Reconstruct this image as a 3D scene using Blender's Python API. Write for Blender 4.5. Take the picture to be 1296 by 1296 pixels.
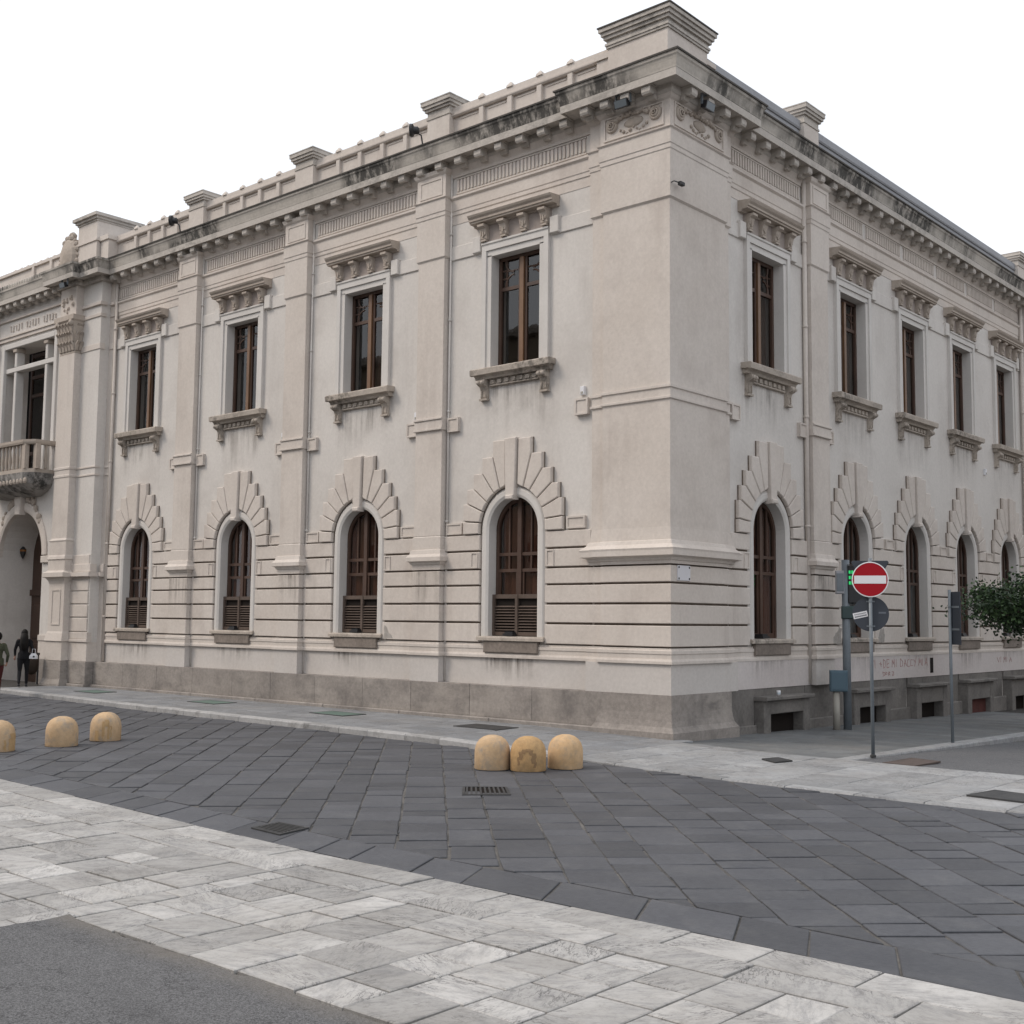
import bpy, bmesh, math, random
from mathutils import Vector, Matrix
random.seed(11)
PI = math.pi
for o in list(bpy.data.objects): bpy.data.objects.remove(o)
scn = bpy.context.scene; COL = scn.collection

# ------------------------------------------------------------ camera
CAM = Vector((12.6108, -18.9193, 2.25))
RX = Vector((0.751944, 0.659151, 0.010028)); UX = Vector((0.05171, -0.07414, 0.995906)); WX = Vector((-0.657196, 0.748347, 0.089834))
cd = bpy.data.cameras.new('camera'); cam = bpy.data.objects.new('camera', cd); COL.objects.link(cam)
m = Matrix.Identity(4)
for i in range(3): m[i][0], m[i][1], m[i][2], m[i][3] = RX[i], UX[i], -WX[i], CAM[i]
cam.matrix_world = m
cd.sensor_width = 36; cd.lens = 41.945; cd.clip_start = .1; cd.clip_end = 3000
scn.camera = cam
# ------------------------------------------------------------ overcast sky, soft sun
SUN_EL, SUN_AZ = math.radians(46), math.radians(222)      # azimuth measured from +Y clockwise
sd = Vector((math.sin(SUN_AZ)*math.cos(SUN_EL), math.cos(SUN_AZ)*math.cos(SUN_EL), math.sin(SUN_EL)))
wd = bpy.data.worlds.new('World'); scn.world = wd; wd.use_nodes = True
nt = wd.node_tree; nt.nodes.clear()
sky = nt.nodes.new('ShaderNodeTexSky'); sky.sky_type = 'NISHITA'; sky.sun_disc = False
sky.sun_elevation = SUN_EL; sky.sun_rotation = SUN_AZ; sky.air_density = 1.0; sky.dust_density = 4
hs = nt.nodes.new('ShaderNodeHueSaturation'); hs.inputs['Saturation'].default_value = .28
mx = nt.nodes.new('ShaderNodeMix'); mx.data_type = 'RGBA'; mx.inputs[0].default_value = .86
mx.inputs[7].default_value = (10.4, 10.75, 11.4, 1)
bg = nt.nodes.new('ShaderNodeBackground'); bg.inputs[1].default_value = .1
wo = nt.nodes.new('ShaderNodeOutputWorld')
nt.links.new(sky.outputs[0], hs.inputs['Color']); nt.links.new(hs.outputs[0], mx.inputs[6])
cl = nt.nodes.new('ShaderNodeTexNoise'); cl.inputs['Scale'].default_value = 2.2; cl.inputs['Detail'].default_value = 5; cl.inputs['Roughness'].default_value = .5
tcw = nt.nodes.new('ShaderNodeTexCoord'); mpw = nt.nodes.new('ShaderNodeMapping'); mpw.inputs['Scale'].default_value = (1, 1, 2.2)
nt.links.new(tcw.outputs['Generated'], mpw.inputs['Vector']); nt.links.new(mpw.outputs[0], cl.inputs['Vector'])
mrw = nt.nodes.new('ShaderNodeMapRange'); mrw.inputs[1].default_value = .35; mrw.inputs[2].default_value = .65; mrw.inputs[3].default_value = .94; mrw.inputs[4].default_value = 1.06
nt.links.new(cl.outputs[0], mrw.inputs[0])
vmw = nt.nodes.new('ShaderNodeVectorMath'); vmw.operation = 'SCALE'; nt.links.new(mx.outputs[2], vmw.inputs[0]); nt.links.new(mrw.outputs[0], vmw.inputs['Scale'])
nt.links.new(vmw.outputs[0], bg.inputs[0]); nt.links.new(bg.outputs[0], wo.inputs[0])
sl = bpy.data.lights.new('sun', 'SUN'); sl.energy = 1.5; sl.angle = math.radians(20); sl.color = (1, .88, .76)
so = bpy.data.objects.new('sun', sl); COL.objects.link(so)
so.rotation_euler = sd.to_track_quat('Z', 'Y').to_euler(); so.location = sd*60
scn.view_settings.view_transform = 'Standard'; scn.view_settings.look = 'None'
scn.view_settings.exposure = .2; scn.view_settings.gamma = 1
try: scn.cycles.transparent_max_bounces = 12
except Exception: pass

# ------------------------------------------------------------ materials
def nodes(name):
    M = bpy.data.materials.new(name); M.use_nodes = True
    t = M.node_tree; b = t.nodes['Principled BSDF']
    return M, t, b
def N(t, typ, **kw):
    n = t.nodes.new(typ)
    for k, v in kw.items():
        if k in n.inputs.keys(): n.inputs[k].default_value = v
        else: setattr(n, k, v)
    return n
def mixc(t, fac, a, b, blend='MIX'):
    n = t.nodes.new('ShaderNodeMix'); n.data_type = 'RGBA'; n.blend_type = blend
    for sock, v in ((0, fac), (6, a), (7, b)):
        if isinstance(v, (int, float)): n.inputs[sock].default_value = v
        elif isinstance(v, tuple): n.inputs[sock].default_value = (*v, 1)
        else: t.links.new(v, n.inputs[sock])
    return n.outputs[2]
def ramp(t, src, a, b):
    n = t.nodes.new('ShaderNodeMapRange'); n.inputs[1].default_value = a; n.inputs[2].default_value = b
    t.links.new(src, n.inputs[0]); return n.outputs[0]
def pos(t, sc=(1, 1, 1)):
    g = t.nodes.new('ShaderNodeNewGeometry'); mp = t.nodes.new('ShaderNodeMapping')
    mp.inputs['Scale'].default_value = sc
    t.links.new(g.outputs['Position'], mp.inputs['Vector']); return mp.outputs[0]
def noise(t, vec, scale, detail=4, rough=.55):
    n = N(t, 'ShaderNodeTexNoise', Scale=scale, Detail=detail, Roughness=rough); t.links.new(vec, n.inputs['Vector'])
    return n.outputs[0]
def stone(name, c1, c2, scale=.7, rough=.88, fine=.16, streak=0., streak_col=None, stain=0., stain_col=(.03, .03, .028),
          stain_sc=(2.2, 2.2, 3.2), stain_th=(.42,.62,.44,.58), bump=.25, bump_sc=45, tone=0., dirt=None, spec=.25):
    M, t, b = nodes(name)
    P = pos(t)
    c = mixc(t, ramp(t, noise(t, P, scale, 6), .3, .7), c1, c2)
    c = mixc(t, fine, c, mixc(t, ramp(t, noise(t, P, 14, 6, .7), .3, .7), tuple(x*.55 for x in c1), tuple(min(1, x*1.35) for x in c2)))
    if streak:
        s0 = ramp(t, noise(t, pos(t, (1.9, 1.9, .16)), 1.3, 7, .7), .5, .78)
        s1 = ramp(t, noise(t, pos(t, (.5, .5, .35)), 1.0, 4, .6), .42, .66)
        sm = N(t, 'ShaderNodeMath', operation='MULTIPLY'); t.links.new(s0, sm.inputs[0]); t.links.new(s1, sm.inputs[1]); s = sm.outputs[0]
        mm = N(t, 'ShaderNodeMath', operation='MULTIPLY'); t.links.new(s, mm.inputs[0]); mm.inputs[1].default_value = streak
        c = mixc(t, mm.outputs[0], c, streak_col or tuple(x*.6 for x in c1))
    if dirt:
        s = ramp(t, noise(t, P, dirt[1], 8, .7), dirt[2], dirt[3])
        mm = N(t, 'ShaderNodeMath', operation='MULTIPLY'); t.links.new(s, mm.inputs[0]); mm.inputs[1].default_value = dirt[4]
        c = mixc(t, mm.outputs[0], c, dirt[0])
    if stain:
        a = ramp(t, noise(t, pos(t, (.45, .45, .5)), 1.0, 3, .5), stain_th[0], stain_th[1])
        q = ramp(t, noise(t, pos(t, stain_sc), 1.5, 8, .72), stain_th[2], stain_th[3])
        mm = N(t, 'ShaderNodeMath', operation='MULTIPLY'); t.links.new(a, mm.inputs[0]); t.links.new(q, mm.inputs[1])
        m2 = N(t, 'ShaderNodeMath', operation='MULTIPLY'); t.links.new(mm.outputs[0], m2.inputs[0]); m2.inputs[1].default_value = stain
        c = mixc(t, m2.outputs[0], c, stain_col)
    if tone:
        at = N(t, 'ShaderNodeAttribute', attribute_name='tone')
        v = N(t, 'ShaderNodeMapRange'); v.inputs[3].default_value = 1-tone; v.inputs[4].default_value = 1+tone
        t.links.new(at.outputs['Fac'], v.inputs[0])
        vm = N(t, 'ShaderNodeVectorMath', operation='SCALE'); t.links.new(c, vm.inputs[0]); t.links.new(v.outputs[0], vm.inputs['Scale'])
        c = vm.outputs[0]
    t.links.new(c, b.inputs['Base Color']); b.inputs['Roughness'].default_value = rough
    b.inputs['Specular IOR Level'].default_value = spec
    if bump:
        bp = N(t, 'ShaderNodeBump', Strength=bump, Distance=.01); t.links.new(noise(t, P, bump_sc, 5, .65), bp.inputs['Height'])
        t.links.new(bp.outputs[0], b.inputs['Normal'])
    return M
def plain(name, c, rough=.5, metal=0., spec=.5, emit=0):
    M, t, b = nodes(name)
    b.inputs['Base Color'].default_value = (*c, 1); b.inputs['Roughness'].default_value = rough
    b.inputs['Metallic'].default_value = metal; b.inputs['Specular IOR Level'].default_value = spec
    if emit: b.inputs['Emission Color'].default_value = (*c, 1); b.inputs['Emission Strength'].default_value = emit
    return M
STUC = stone('stucco', (.572, .538, .503), (.66, .627, .59), .35, streak=.6, streak_col=(.40, .36, .33), bump=.22, fine=.14, dirt=((.43, .395, .365), .55, .5, .75, .55))
WARM = stone('stucco_warm', (.55, .492, .44), (.635, .58, .53), .5, streak=.6, streak_col=(.39, .335, .30), bump=.25, fine=.16, dirt=((.41, .36, .325), .8, .5, .75, .55))
TRIM = stone('cast_stone', (.37, .315, .265), (.47, .41, .355), 1.4, streak=.3, streak_col=(.27, .22, .18), bump=.3, fine=.2)
SILL = stone('weathered_sill', (.38, .33, .28), (.48, .425, .37), 1.4, stain=.75, stain_sc=(5, 5, 5), stain_col=(.1, .09, .08), bump=.35, fine=.25)
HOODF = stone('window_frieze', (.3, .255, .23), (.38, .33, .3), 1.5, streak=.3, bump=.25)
WHIT = stone('window_surround', (.56, .533, .502), (.64, .613, .582), .8, streak=.22, bump=.12, fine=.08)
CORN = stone('cornice_stone', (.44, .405, .36), (.52, .48, .43), 1.0, stain=.9, stain_col=(.035,.034,.032), stain_sc=(3.0,3.0,1.4), stain_th=(.40,.52,.34,.53), streak=.5, streak_col=(.2,.19,.175), bump=.4, fine=.22)
CORN2 = stone('corona_stone', (.44, .405, .365), (.53, .49, .445), 1.0, stain=.45, bump=.3, fine=.2)
PARG = stone('grey_parapet_stone', (.31, .315, .335), (.37, .375, .39), .7, streak=.35, streak_col=(.22, .22, .23), bump=.2)
COPE = stone('lead_coping', (.07, .065, .06), (.12, .11, .1), 2, bump=.1)
PLIN = stone('plinth_stone', (.245, .22, .2), (.32, .29, .265), .9, streak=.35, streak_col=(.22, .2, .19), bump=.6, fine=.35,
             dirt=((.12, .11, .105), 1.1, .48, .72, .75), stain=.5, stain_sc=(.8,.8,2.5), stain_col=(.42,.38,.34), tone=.06)
PLIR = stone('plinth_stone_dark', (.15, .14, .13), (.22, .205, .19), 1.1, streak=.4, streak_col=(.1, .095, .09), bump=.5, fine=.3,
             dirt=((.09, .085, .08), 1.8, .5, .7, .7), tone=.1)
DADO = stone('dado_stucco', (.51, .475, .445), (.58, .545, .515), .6, streak=.3, streak_col=(.47, .42, .37), bump=.15)
DADR = stone('dado_stucco_pink', (.53, .48, .46), (.60, .555, .535), .6, streak=.25, streak_col=(.5, .42, .39), bump=.12)
WOOD = stone('window_wood', (.052, .029, .021), (.09, .05, .034), 1.6, streak=.5, streak_col=(.035, .02, .015), rough=.5, bump=.1, spec=.5)
WOOD2 = stone('orange_wood', (.13, .068, .034), (.2, .11, .058), 2, streak=.5, streak_col=(.08, .04, .02), rough=.45, bump=.1, spec=.5)
LOUV = stone('shutter_wood', (.085, .062, .05), (.13, .098, .08), 2, streak=.4, streak_col=(.05, .04, .035), rough=.65, bump=.2)
CURT = stone('curtain', (.12, .085, .07), (.2, .15, .125), 1.2, streak=.4, streak_col=(.07, .05, .04), rough=.9, bump=0)
JDIRT = stone('joint_grime', (.13, .105, .085), (.22, .18, .15), 3, bump=.3)
BLUEC = stone('painted_reflection', (.14, .17, .19), (.2, .235, .26), 1.5, streak=.4, streak_col=(.08,.1,.11), bump=0)  # bluish reflection of the panes, put into the colour of a sheet
BROWN = stone('brown_panel', (.19, .085, .06), (.3, .145, .1), 1.2, streak=.6, streak_col=(.05, .028, .02), rough=.7, bump=.05)
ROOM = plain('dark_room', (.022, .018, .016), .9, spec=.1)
PIPE = stone('pipe_paint', (.47, .425, .385), (.55, .50, .46), 1, streak=.4, streak_col=(.3, .24, .2), bump=.05)
BASA = stone('basalt', (.052, .055, .064), (.08, .083, .092), 1.3, rough=.6, fine=.3, bump=.5, bump_sc=26, tone=.2,
             dirt=((.13, .13, .13), 2.2, .52, .75, .45), spec=.45)
JOIN = stone('joint_grit', (.014, .014, .014), (.19, .18, .168), 1.5, bump=.6, fine=.3)
JOIM = stone('marble_joint', (.022, .02, .018), (.07, .065, .06), 3, bump=.6, fine=.3)
def marble(name, c1, c2, vein, tone=.16):
    M, t, b = nodes(name); P = pos(t)
    at = N(t, 'ShaderNodeAttribute', attribute_name='tone')
    ad = N(t, 'ShaderNodeVectorMath', operation='MULTIPLY_ADD'); t.links.new(at.outputs['Fac'], ad.inputs[0])
    ad.inputs[1].default_value = (37, 23, 11); t.links.new(P, ad.inputs[2])
    rt = N(t, 'ShaderNodeVectorRotate', rotation_type='Z_AXIS'); t.links.new(ad.outputs[0], rt.inputs['Vector'])
    am = N(t, 'ShaderNodeMath', operation='MULTIPLY'); t.links.new(at.outputs['Fac'], am.inputs[0]); am.inputs[1].default_value = 40; t.links.new(am.outputs[0], rt.inputs['Angle'])
    mp = N(t, 'ShaderNodeMapping'); mp.inputs['Scale'].default_value = (1, 3.2, 1); t.links.new(rt.outputs[0], mp.inputs['Vector'])
    c = mixc(t, ramp(t, noise(t, ad.outputs[0], 1.2, 6), .3, .7), c1, c2)
    v = ramp(t, noise(t, mp.outputs[0], 2.6, 12, .82), .47, .68)
    vm = N(t, 'ShaderNodeMath', operation='MULTIPLY'); t.links.new(v, vm.inputs[0]); vm.inputs[1].default_value = .8
    c = mixc(t, vm.outputs[0], c, vein)
    ln = noise(t, mp.outputs[0], 5.5, 10, .62)
    ls = N(t, 'ShaderNodeMath', operation='SUBTRACT'); t.links.new(ln, ls.inputs[0]); ls.inputs[1].default_value = .5
    la = N(t, 'ShaderNodeMath', operation='ABSOLUTE'); t.links.new(ls.outputs[0], la.inputs[0])
    lr = ramp(t, la.outputs[0], .03, .0); lk = ramp(t, noise(t, ad.outputs[0], 2.3, 3), .45, .62)
    lm = N(t, 'ShaderNodeMath', operation='MULTIPLY'); t.links.new(lr, lm.inputs[0]); t.links.new(lk, lm.inputs[1])
    l2 = N(t, 'ShaderNodeMath', operation='MULTIPLY'); t.links.new(lm.outputs[0], l2.inputs[0]); l2.inputs[1].default_value = .9
    c = mixc(t, l2.outputs[0], c, (.1, .098, .1))
    g = ramp(t, noise(t, P, 13, 9, .8), .5, .7); gm = N(t, 'ShaderNodeMath', operation='MULTIPLY'); t.links.new(g, gm.inputs[0]); gm.inputs[1].default_value = .55
    c = mixc(t, gm.outputs[0], c, (.17, .16, .15))
    g2 = ramp(t, noise(t, P, .8, 7, .68), .45, .72); gm2 = N(t, 'ShaderNodeMath', operation='MULTIPLY'); t.links.new(g2, gm2.inputs[0]); gm2.inputs[1].default_value = .36
    c = mixc(t, gm2.outputs[0], c, (.23, .21, .185))
    mr = N(t, 'ShaderNodeMapRange'); mr.inputs[3].default_value = 1-tone; mr.inputs[4].default_value = 1+tone; t.links.new(at.outputs['Fac'], mr.inputs[0])
    sc = N(t, 'ShaderNodeVectorMath', operation='SCALE'); t.links.new(c, sc.inputs[0]); t.links.new(mr.outputs[0], sc.inputs['Scale'])
    t.links.new(sc.outputs[0], b.inputs['Base Color']); b.inputs['Roughness'].default_value = .75; b.inputs['Specular IOR Level'].default_value = .3
    bp = N(t, 'ShaderNodeBump', Strength=.8, Distance=.012); t.links.new(noise(t, mp.outputs[0], 9, 9, .78), bp.inputs['Height']); t.links.new(bp.outputs[0], b.inputs['Normal'])
    return M
MARB = marble('marble', (.345, .335, .32), (.485, .475, .46), (.18, .18, .187), .2)
PAV2 = marble('pale_pavement_stone', (.26, .265, .27), (.35, .355, .36), (.16, .165, .175), .17)
PAVE = marble('pavement_stone', (.205, .213, .225), (.27, .278, .288), (.15, .157, .17), .12)
GREY = marble('grey_pavement_stone', (.125, .133, .138), (.17, .178, .18), (.1, .105, .11), .12)
KERB = stone('kerb_stone', (.30, .30, .30), (.40, .395, .39), 1.5, dirt=((.12, .115, .11), 3, .52, .7, .7), bump=.5, fine=.3, tone=.12)
def asphalt(name, a, b_, dust=False):
    M, t, b = nodes(name); P = pos(t)
    c = mixc(t, ramp(t, noise(t, P, .6, 6), .3, .7), a, b_)
    c = mixc(t, ramp(t, noise(t, P, 120, 2, .6), .35, .7), c, tuple(x*2.3 for x in b_)); 
    c = mixc(t, .45, c, mixc(t, ramp(t, noise(t, P, 60, 3, .7), .4, .6), tuple(x*.45 for x in a), tuple(x*1.5 for x in b_)))
    d = ramp(t, noise(t, pos(t, (.35, 1.6, 1)), 1.4, 5, .6), .55, .75); dm = N(t, 'ShaderNodeMath', operation='MULTIPLY'); t.links.new(d, dm.inputs[0]); dm.inputs[1].default_value = .35
    c = mixc(t, dm.outputs[0], c, tuple(x*.55 for x in a))
    cn = noise(t, P, 1.1, 9, .62); cs_ = N(t, 'ShaderNodeMath', operation='SUBTRACT'); t.links.new(cn, cs_.inputs[0]); cs_.inputs[1].default_value = .47
    ca = N(t, 'ShaderNodeMath', operation='ABSOLUTE'); t.links.new(cs_.outputs[0], ca.inputs[0])
    ck = ramp(t, ca.outputs[0], .004, .0); c = mixc(t, ck, c, tuple(x*.5 for x in a))
    if dust:      # sandy dirt caught along the edge of the marble paving
        sx = N(t, 'ShaderNodeSeparateXYZ'); t.links.new(P, sx.inputs[0])
        ma = N(t, 'ShaderNodeMath', operation='MULTIPLY_ADD'); t.links.new(noise(t, P, 1.6, 8, .7), ma.inputs[0]); ma.inputs[1].default_value = .55; t.links.new(sx.outputs['Y'], ma.inputs[2])
        k = ramp(t, ma.outputs[0], -14.18, -13.9); km = N(t, 'ShaderNodeMath', operation='MULTIPLY'); t.links.new(k, km.inputs[0]); km.inputs[1].default_value = .6
        c = mixc(t, km.outputs[0], c, (.17, .152, .13))
    t.links.new(c, b.inputs['Base Color']); b.inputs['Roughness'].default_value = .9; b.inputs['Specular IOR Level'].default_value = .25
    bp = N(t, 'ShaderNodeBump', Strength=.7, Distance=.008); t.links.new(noise(t, P, 90, 3, .6), bp.inputs['Height']); t.links.new(bp.outputs[0], b.inputs['Normal'])
    return M
ASPH = asphalt('asphalt', (.068, .068, .071), (.096, .096, .098), True)
ASP2 = asphalt('street_asphalt', (.07, .072, .076), (.095, .096, .10))
GRND = stone('far_ground', (.09, .09, .09), (.13, .125, .12), .2, bump=0)
BOLL = stone('ochre_concrete', (.50, .325, .17), (.60, .42, .25), 3, rough=.85, dirt=((.30, .26, .21), 5, .5, .68, .6), streak=.5, streak_col=(.42, .22, .05), bump=.3, fine=.25)
STEEL = stone('galvanised_steel', (.13, .15, .17), (.19, .215, .235), 2, rough=.5, bump=.03, spec=.5)
SBACK = plain('sign_back', (.035, .042, .055), .55)
RED = plain('sign_red', (.33, .004, .013), .5, spec=.25); SWHITE = plain('sign_white', (.72, .72, .74), .45)
BLUEG = plain('cabinet_paint', (.075, .125, .16), .55); BEIG = plain('beige_post', (.36, .34, .30), .8)
LED = plain('green_led', (.02, .6, .15), .4, emit=.5); LAMPG = plain('lamp_glass', (.13, .15, .165), .15)
BLACKM = plain('black_metal', (.018, .018, .02), .45); IRON = stone('cast_iron', (.035, .036, .038), (.06, .06, .06), 6, rough=.6, bump=.3)
RUST = stone('rusty_iron', (.075, .06, .055), (.11, .085, .075), 5, rough=.75, bump=.3)
GREENP = stone('green_plate', (.10, .15, .13), (.14, .19, .165), 2, bump=.15)
PLAQ = plain('plaque_paint', (.62, .61, .63), .5); PAPER = plain('paper', (.55, .63, .68), .7); REDP = stone('red_shutter', (.07, .026, .022), (.11, .038, .032), 3)
GRAF = plain('red_spray', (.40, .23, .215), .8, spec=.1)
def glass():
    M, t, b = nodes('window_glass'); t.nodes.remove(b)
    tr = N(t, 'ShaderNodeBsdfTransparent'); tr.inputs[0].default_value = (.55, .53, .51, 1)
    gl = N(t, 'ShaderNodeBsdfGlossy'); gl.inputs['Roughness'].default_value = .015; gl.inputs[0].default_value = (.8, .8, .8, 1)
    P = pos(t); bp = N(t, 'ShaderNodeBump', Strength=.03, Distance=.05); t.links.new(noise(t, P, 1.7, 2), bp.inputs['Height']); t.links.new(bp.outputs[0], gl.inputs['Normal'])
    ge = N(t, 'ShaderNodeNewGeometry'); dt = N(t, 'ShaderNodeVectorMath', operation='DOT_PRODUCT'); t.links.new(ge.outputs['Incoming'], dt.inputs[0]); t.links.new(ge.outputs['Normal'], dt.inputs[1])
    ab = N(t, 'ShaderNodeMath', operation='ABSOLUTE'); t.links.new(dt.outputs['Value'], ab.inputs[0])
    om = N(t, 'ShaderNodeMath', operation='SUBTRACT'); om.inputs[0].default_value = 1; t.links.new(ab.outputs[0], om.inputs[1])
    pw = N(t, 'ShaderNodeMath', operation='POWER'); t.links.new(om.outputs[0], pw.inputs[0]); pw.inputs[1].default_value = 5
    fr = N(t, 'ShaderNodeMath', operation='MULTIPLY_ADD'); t.links.new(pw.outputs[0], fr.inputs[0]); fr.inputs[1].default_value = .92; fr.inputs[2].default_value = .075
    mxs = N(t, 'ShaderNodeMixShader')
    t.links.new(fr.outputs[0], mxs.inputs[0]); t.links.new(tr.outputs[0], mxs.inputs[1]); t.links.new(gl.outputs[0], mxs.inputs[2])
    t.links.new(mxs.outputs[0], t.nodes['Material Output'].inputs[0]); return M
GLAS = glass()

# ------------------------------------------------------------ mesh helpers
class MB:
    def __init__(s): s.v = []; s.f = []
    def quadbox(s, p):   # 8 points
        b = len(s.v); s.v += p
        s.f += [tuple(b+i for i in q) for q in ((0,3,2,1),(4,5,6,7),(0,1,5,4),(1,2,6,5),(2,3,7,6),(3,0,4,7))]
        return s
    def box(s, x0, x1, y0, y1, z0, z1):
        return s.quadbox([(x0,y0,z0),(x1,y0,z0),(x1,y1,z0),(x0,y1,z0),(x0,y0,z1),(x1,y0,z1),(x1,y1,z1),(x0,y1,z1)])
    def loops(s, loops, cap0=True, cap1=True, closed=True):
        b = len(s.v); n = len(loops[0])
        for L in loops: s.v += list(L)
        for k in range(len(loops)-1):
            for i in range(n if closed else n-1):
                j = (i+1) % n
                s.f.append((b+k*n+i, b+k*n+j, b+(k+1)*n+j, b+(k+1)*n+i))
        if cap0: s.f.append(tuple(b+i for i in range(n))[::-1])
        if cap1: s.f.append(tuple(b+(len(loops)-1)*n+i for i in range(n)))
        return s
    def prism(s, poly, y0, y1, ch=.01):     # poly in (x,z), front at y1 chamfered
        cx = sum(p[0] for p in poly)/len(poly); cz = sum(p[1] for p in poly)/len(poly)
        ins = inset(poly, ch)
        return s.loops([[(x,y0,z) for x,z in poly], [(x,y1-ch,z) for x,z in poly], [(x,y1,z) for x,z in ins]])
    def cbox(s, x0, x1, y0, y1, z0, z1, ch=.01): return s.prism([(x0,z0),(x1,z0),(x1,z1),(x0,z1)], y0, y1, ch)
    def ext(s, prof, x0, x1):               # prof in (y,z) extruded along x
        return s.loops([[(x0,y,z) for y,z in prof], [(x1,y,z) for y,z in prof]])
    def lathe(s, prof, c=(0,0,0), n=16):    # prof (r,z)
        return s.loops([[(c[0]+r*math.cos(2*PI*i/n), c[1]+r*math.sin(2*PI*i/n), c[2]+z) for i in range(n)] for r, z in prof])
    def tube(s, pts, r, n=8):
        pts = [Vector(p) for p in pts]; L = []; a = None
        for i, p in enumerate(pts):
            d = (pts[min(i+1, len(pts)-1)]-pts[max(i-1, 0)]).normalized()
            a = d.orthogonal().normalized() if a is None else (a-d*a.dot(d)).normalized()
            b2 = d.cross(a); rr = r[i] if isinstance(r, (list, tuple)) else r
            L.append([tuple(p+rr*(math.cos(2*PI*k/n)*a+math.sin(2*PI*k/n)*b2)) for k in range(n)])
        return s.loops(L)
    def sphere(s, c, r, n=8, m=6, sq=(1,1,1)):
        L = []
        for j in range(m+1):
            a = PI*j/m; rr = max(.02, math.sin(a))
            L.append([(c[0]+sq[0]*r*rr*math.cos(2*PI*i/n), c[1]+sq[1]*r*rr*math.sin(2*PI*i/n), c[2]-sq[2]*r*math.cos(a)) for i in range(n)])
        return s.loops(L)
    def mesh(s, name, mat, smooth=False, tone=None, recalc=True):
        me = bpy.data.meshes.new(name); me.from_pydata([tuple(v) for v in s.v], [], s.f)
        if recalc:
            bm = bmesh.new(); bm.from_mesh(me); bmesh.ops.recalc_face_normals(bm, faces=bm.faces); bm.to_mesh(me); bm.free()
        for M in (mat if isinstance(mat, list) else [mat]): me.materials.append(M)
        if smooth:
            for p in me.polygons: p.use_smooth = True
        if tone is not None:
            a = me.attributes.new('tone', 'FLOAT', 'FACE')
            a.data.foreach_set('value', tone if isinstance(tone, list) else [tone]*len(me.polygons))
        return me
def inset(poly, d):
    n = len(poly); A = sum(poly[i][0]*poly[(i+1)%n][1]-poly[(i+1)%n][0]*poly[i][1] for i in range(n)); sg = 1 if A > 0 else -1
    out = []
    for i in range(n):
        p0, p1, p2 = poly[i-1], poly[i], poly[(i+1)%n]
        def nr(a, b):
            dx, dy = b[0]-a[0], b[1]-a[1]; l = math.hypot(dx, dy) or 1e-6; return (-dy/l*sg, dx/l*sg)
        n1, n2 = nr(p0, p1), nr(p1, p2); k = 1+n1[0]*n2[0]+n1[1]*n2[1]
        k = max(k, .35); out.append((p1[0]+d*(n1[0]+n2[0])/k, p1[1]+d*(n1[1]+n2[1])/k))
    return out
def ob(name, me, parent=None, loc=(0,0,0), rz=0, kind=None):
    o = bpy.data.objects.new(name, me); COL.objects.link(o); o.location = loc; o.rotation_euler = (0, 0, rz)
    if parent is not None: o.parent = parent
    if kind: o['kind'] = kind
    return o
def thing(name, label, cat, loc=(0,0,0), rz=0, group=None, me=None):
    o = ob(name, me, None, loc, rz); o['label'] = label; o['category'] = cat
    if group: o['group'] = group
    return o
ROT = {'L': PI, 'R': -PI/2}
def W(f, s, n, z): return (-s, -n, z) if f == 'L' else (n, s, z)
def place(name, me, f, s, n, z, parent): return ob(name, me, parent, W(f, s, n, z), ROT[f])
def wmb(f, mb):       # turn (s,n,z) verts into world
    mb.v = [W(f, *v) for v in mb.v]; return mb
def sweep(path, prof, mb=None):      # world xy path, profile (n,z), outward is right of travel
    mb = mb or MB(); k = len(path); L = []
    for i, p in enumerate(path):
        ns = []
        if i > 0: d = (p[0]-path[i-1][0], p[1]-path[i-1][1]); l = math.hypot(*d); ns.append((d[1]/l, -d[0]/l))
        if i < k-1: d = (path[i+1][0]-p[0], path[i+1][1]-p[1]); l = math.hypot(*d); ns.append((d[1]/l, -d[0]/l))
        if len(ns) == 2:
            q = 1+ns[0][0]*ns[1][0]+ns[0][1]*ns[1][1]; nx, ny = (ns[0][0]+ns[1][0])/q, (ns[0][1]+ns[1][1])/q
        else: nx, ny = ns[0]
        L.append([(p[0]+n*nx, p[1]+n*ny, z) for n, z in prof])
    return mb.loops(L)

# ------------------------------------------------------------ facade layout
WN = -.2                                     # wall plane
LW = [4.12, 9.04, 13.96, 18.86]; LP = [6.57, 11.5, 16.38]
RW = [4.08, 8.3, 11.9, 15.4, 18.95]; RP = [6.25]
PH = .44                                     # pilaster half width
def stairs(f, s0, s1, ivs, base):            # path of facade f from s0 to s1 over intervals (a,b,n)
    pts = []; cur = base
    up = s1 > s0
    ivs = sorted(ivs, key=lambda q: q[0], reverse=not up)
    s = s0; pts.append((s0, None))
    out = []
    edges = [s0]
    segs = []; pos_ = s0
    for a, b, n in ivs:
        lo, hi = (a, b) if up else (b, a)
        if abs(lo-pos_) > 1e-4: segs.append((pos_, lo, base))
        segs.append((lo, hi, n)); pos_ = hi
    if abs(pos_-s1) > 1e-4: segs.append((pos_, s1, base))
    for (a, b, n) in segs:
        for q in (a, b):
            w = W(f, q, n, 0)[:2]
            if not out or (abs(out[-1][0]-w[0])+abs(out[-1][1]-w[1])) > 1e-5: out.append(w)
    # drop collinear points
    r = [out[0]]
    for i in range(1, len(out)-1):
        a, b, c = r[-1], out[i], out[i+1]
        if abs((b[0]-a[0])*(c[1]-b[1])-(b[1]-a[1])*(c[0]-b[0])) > 1e-7: r.append(b)
    r.append(out[-1]); return r
REND = 26.0
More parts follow.
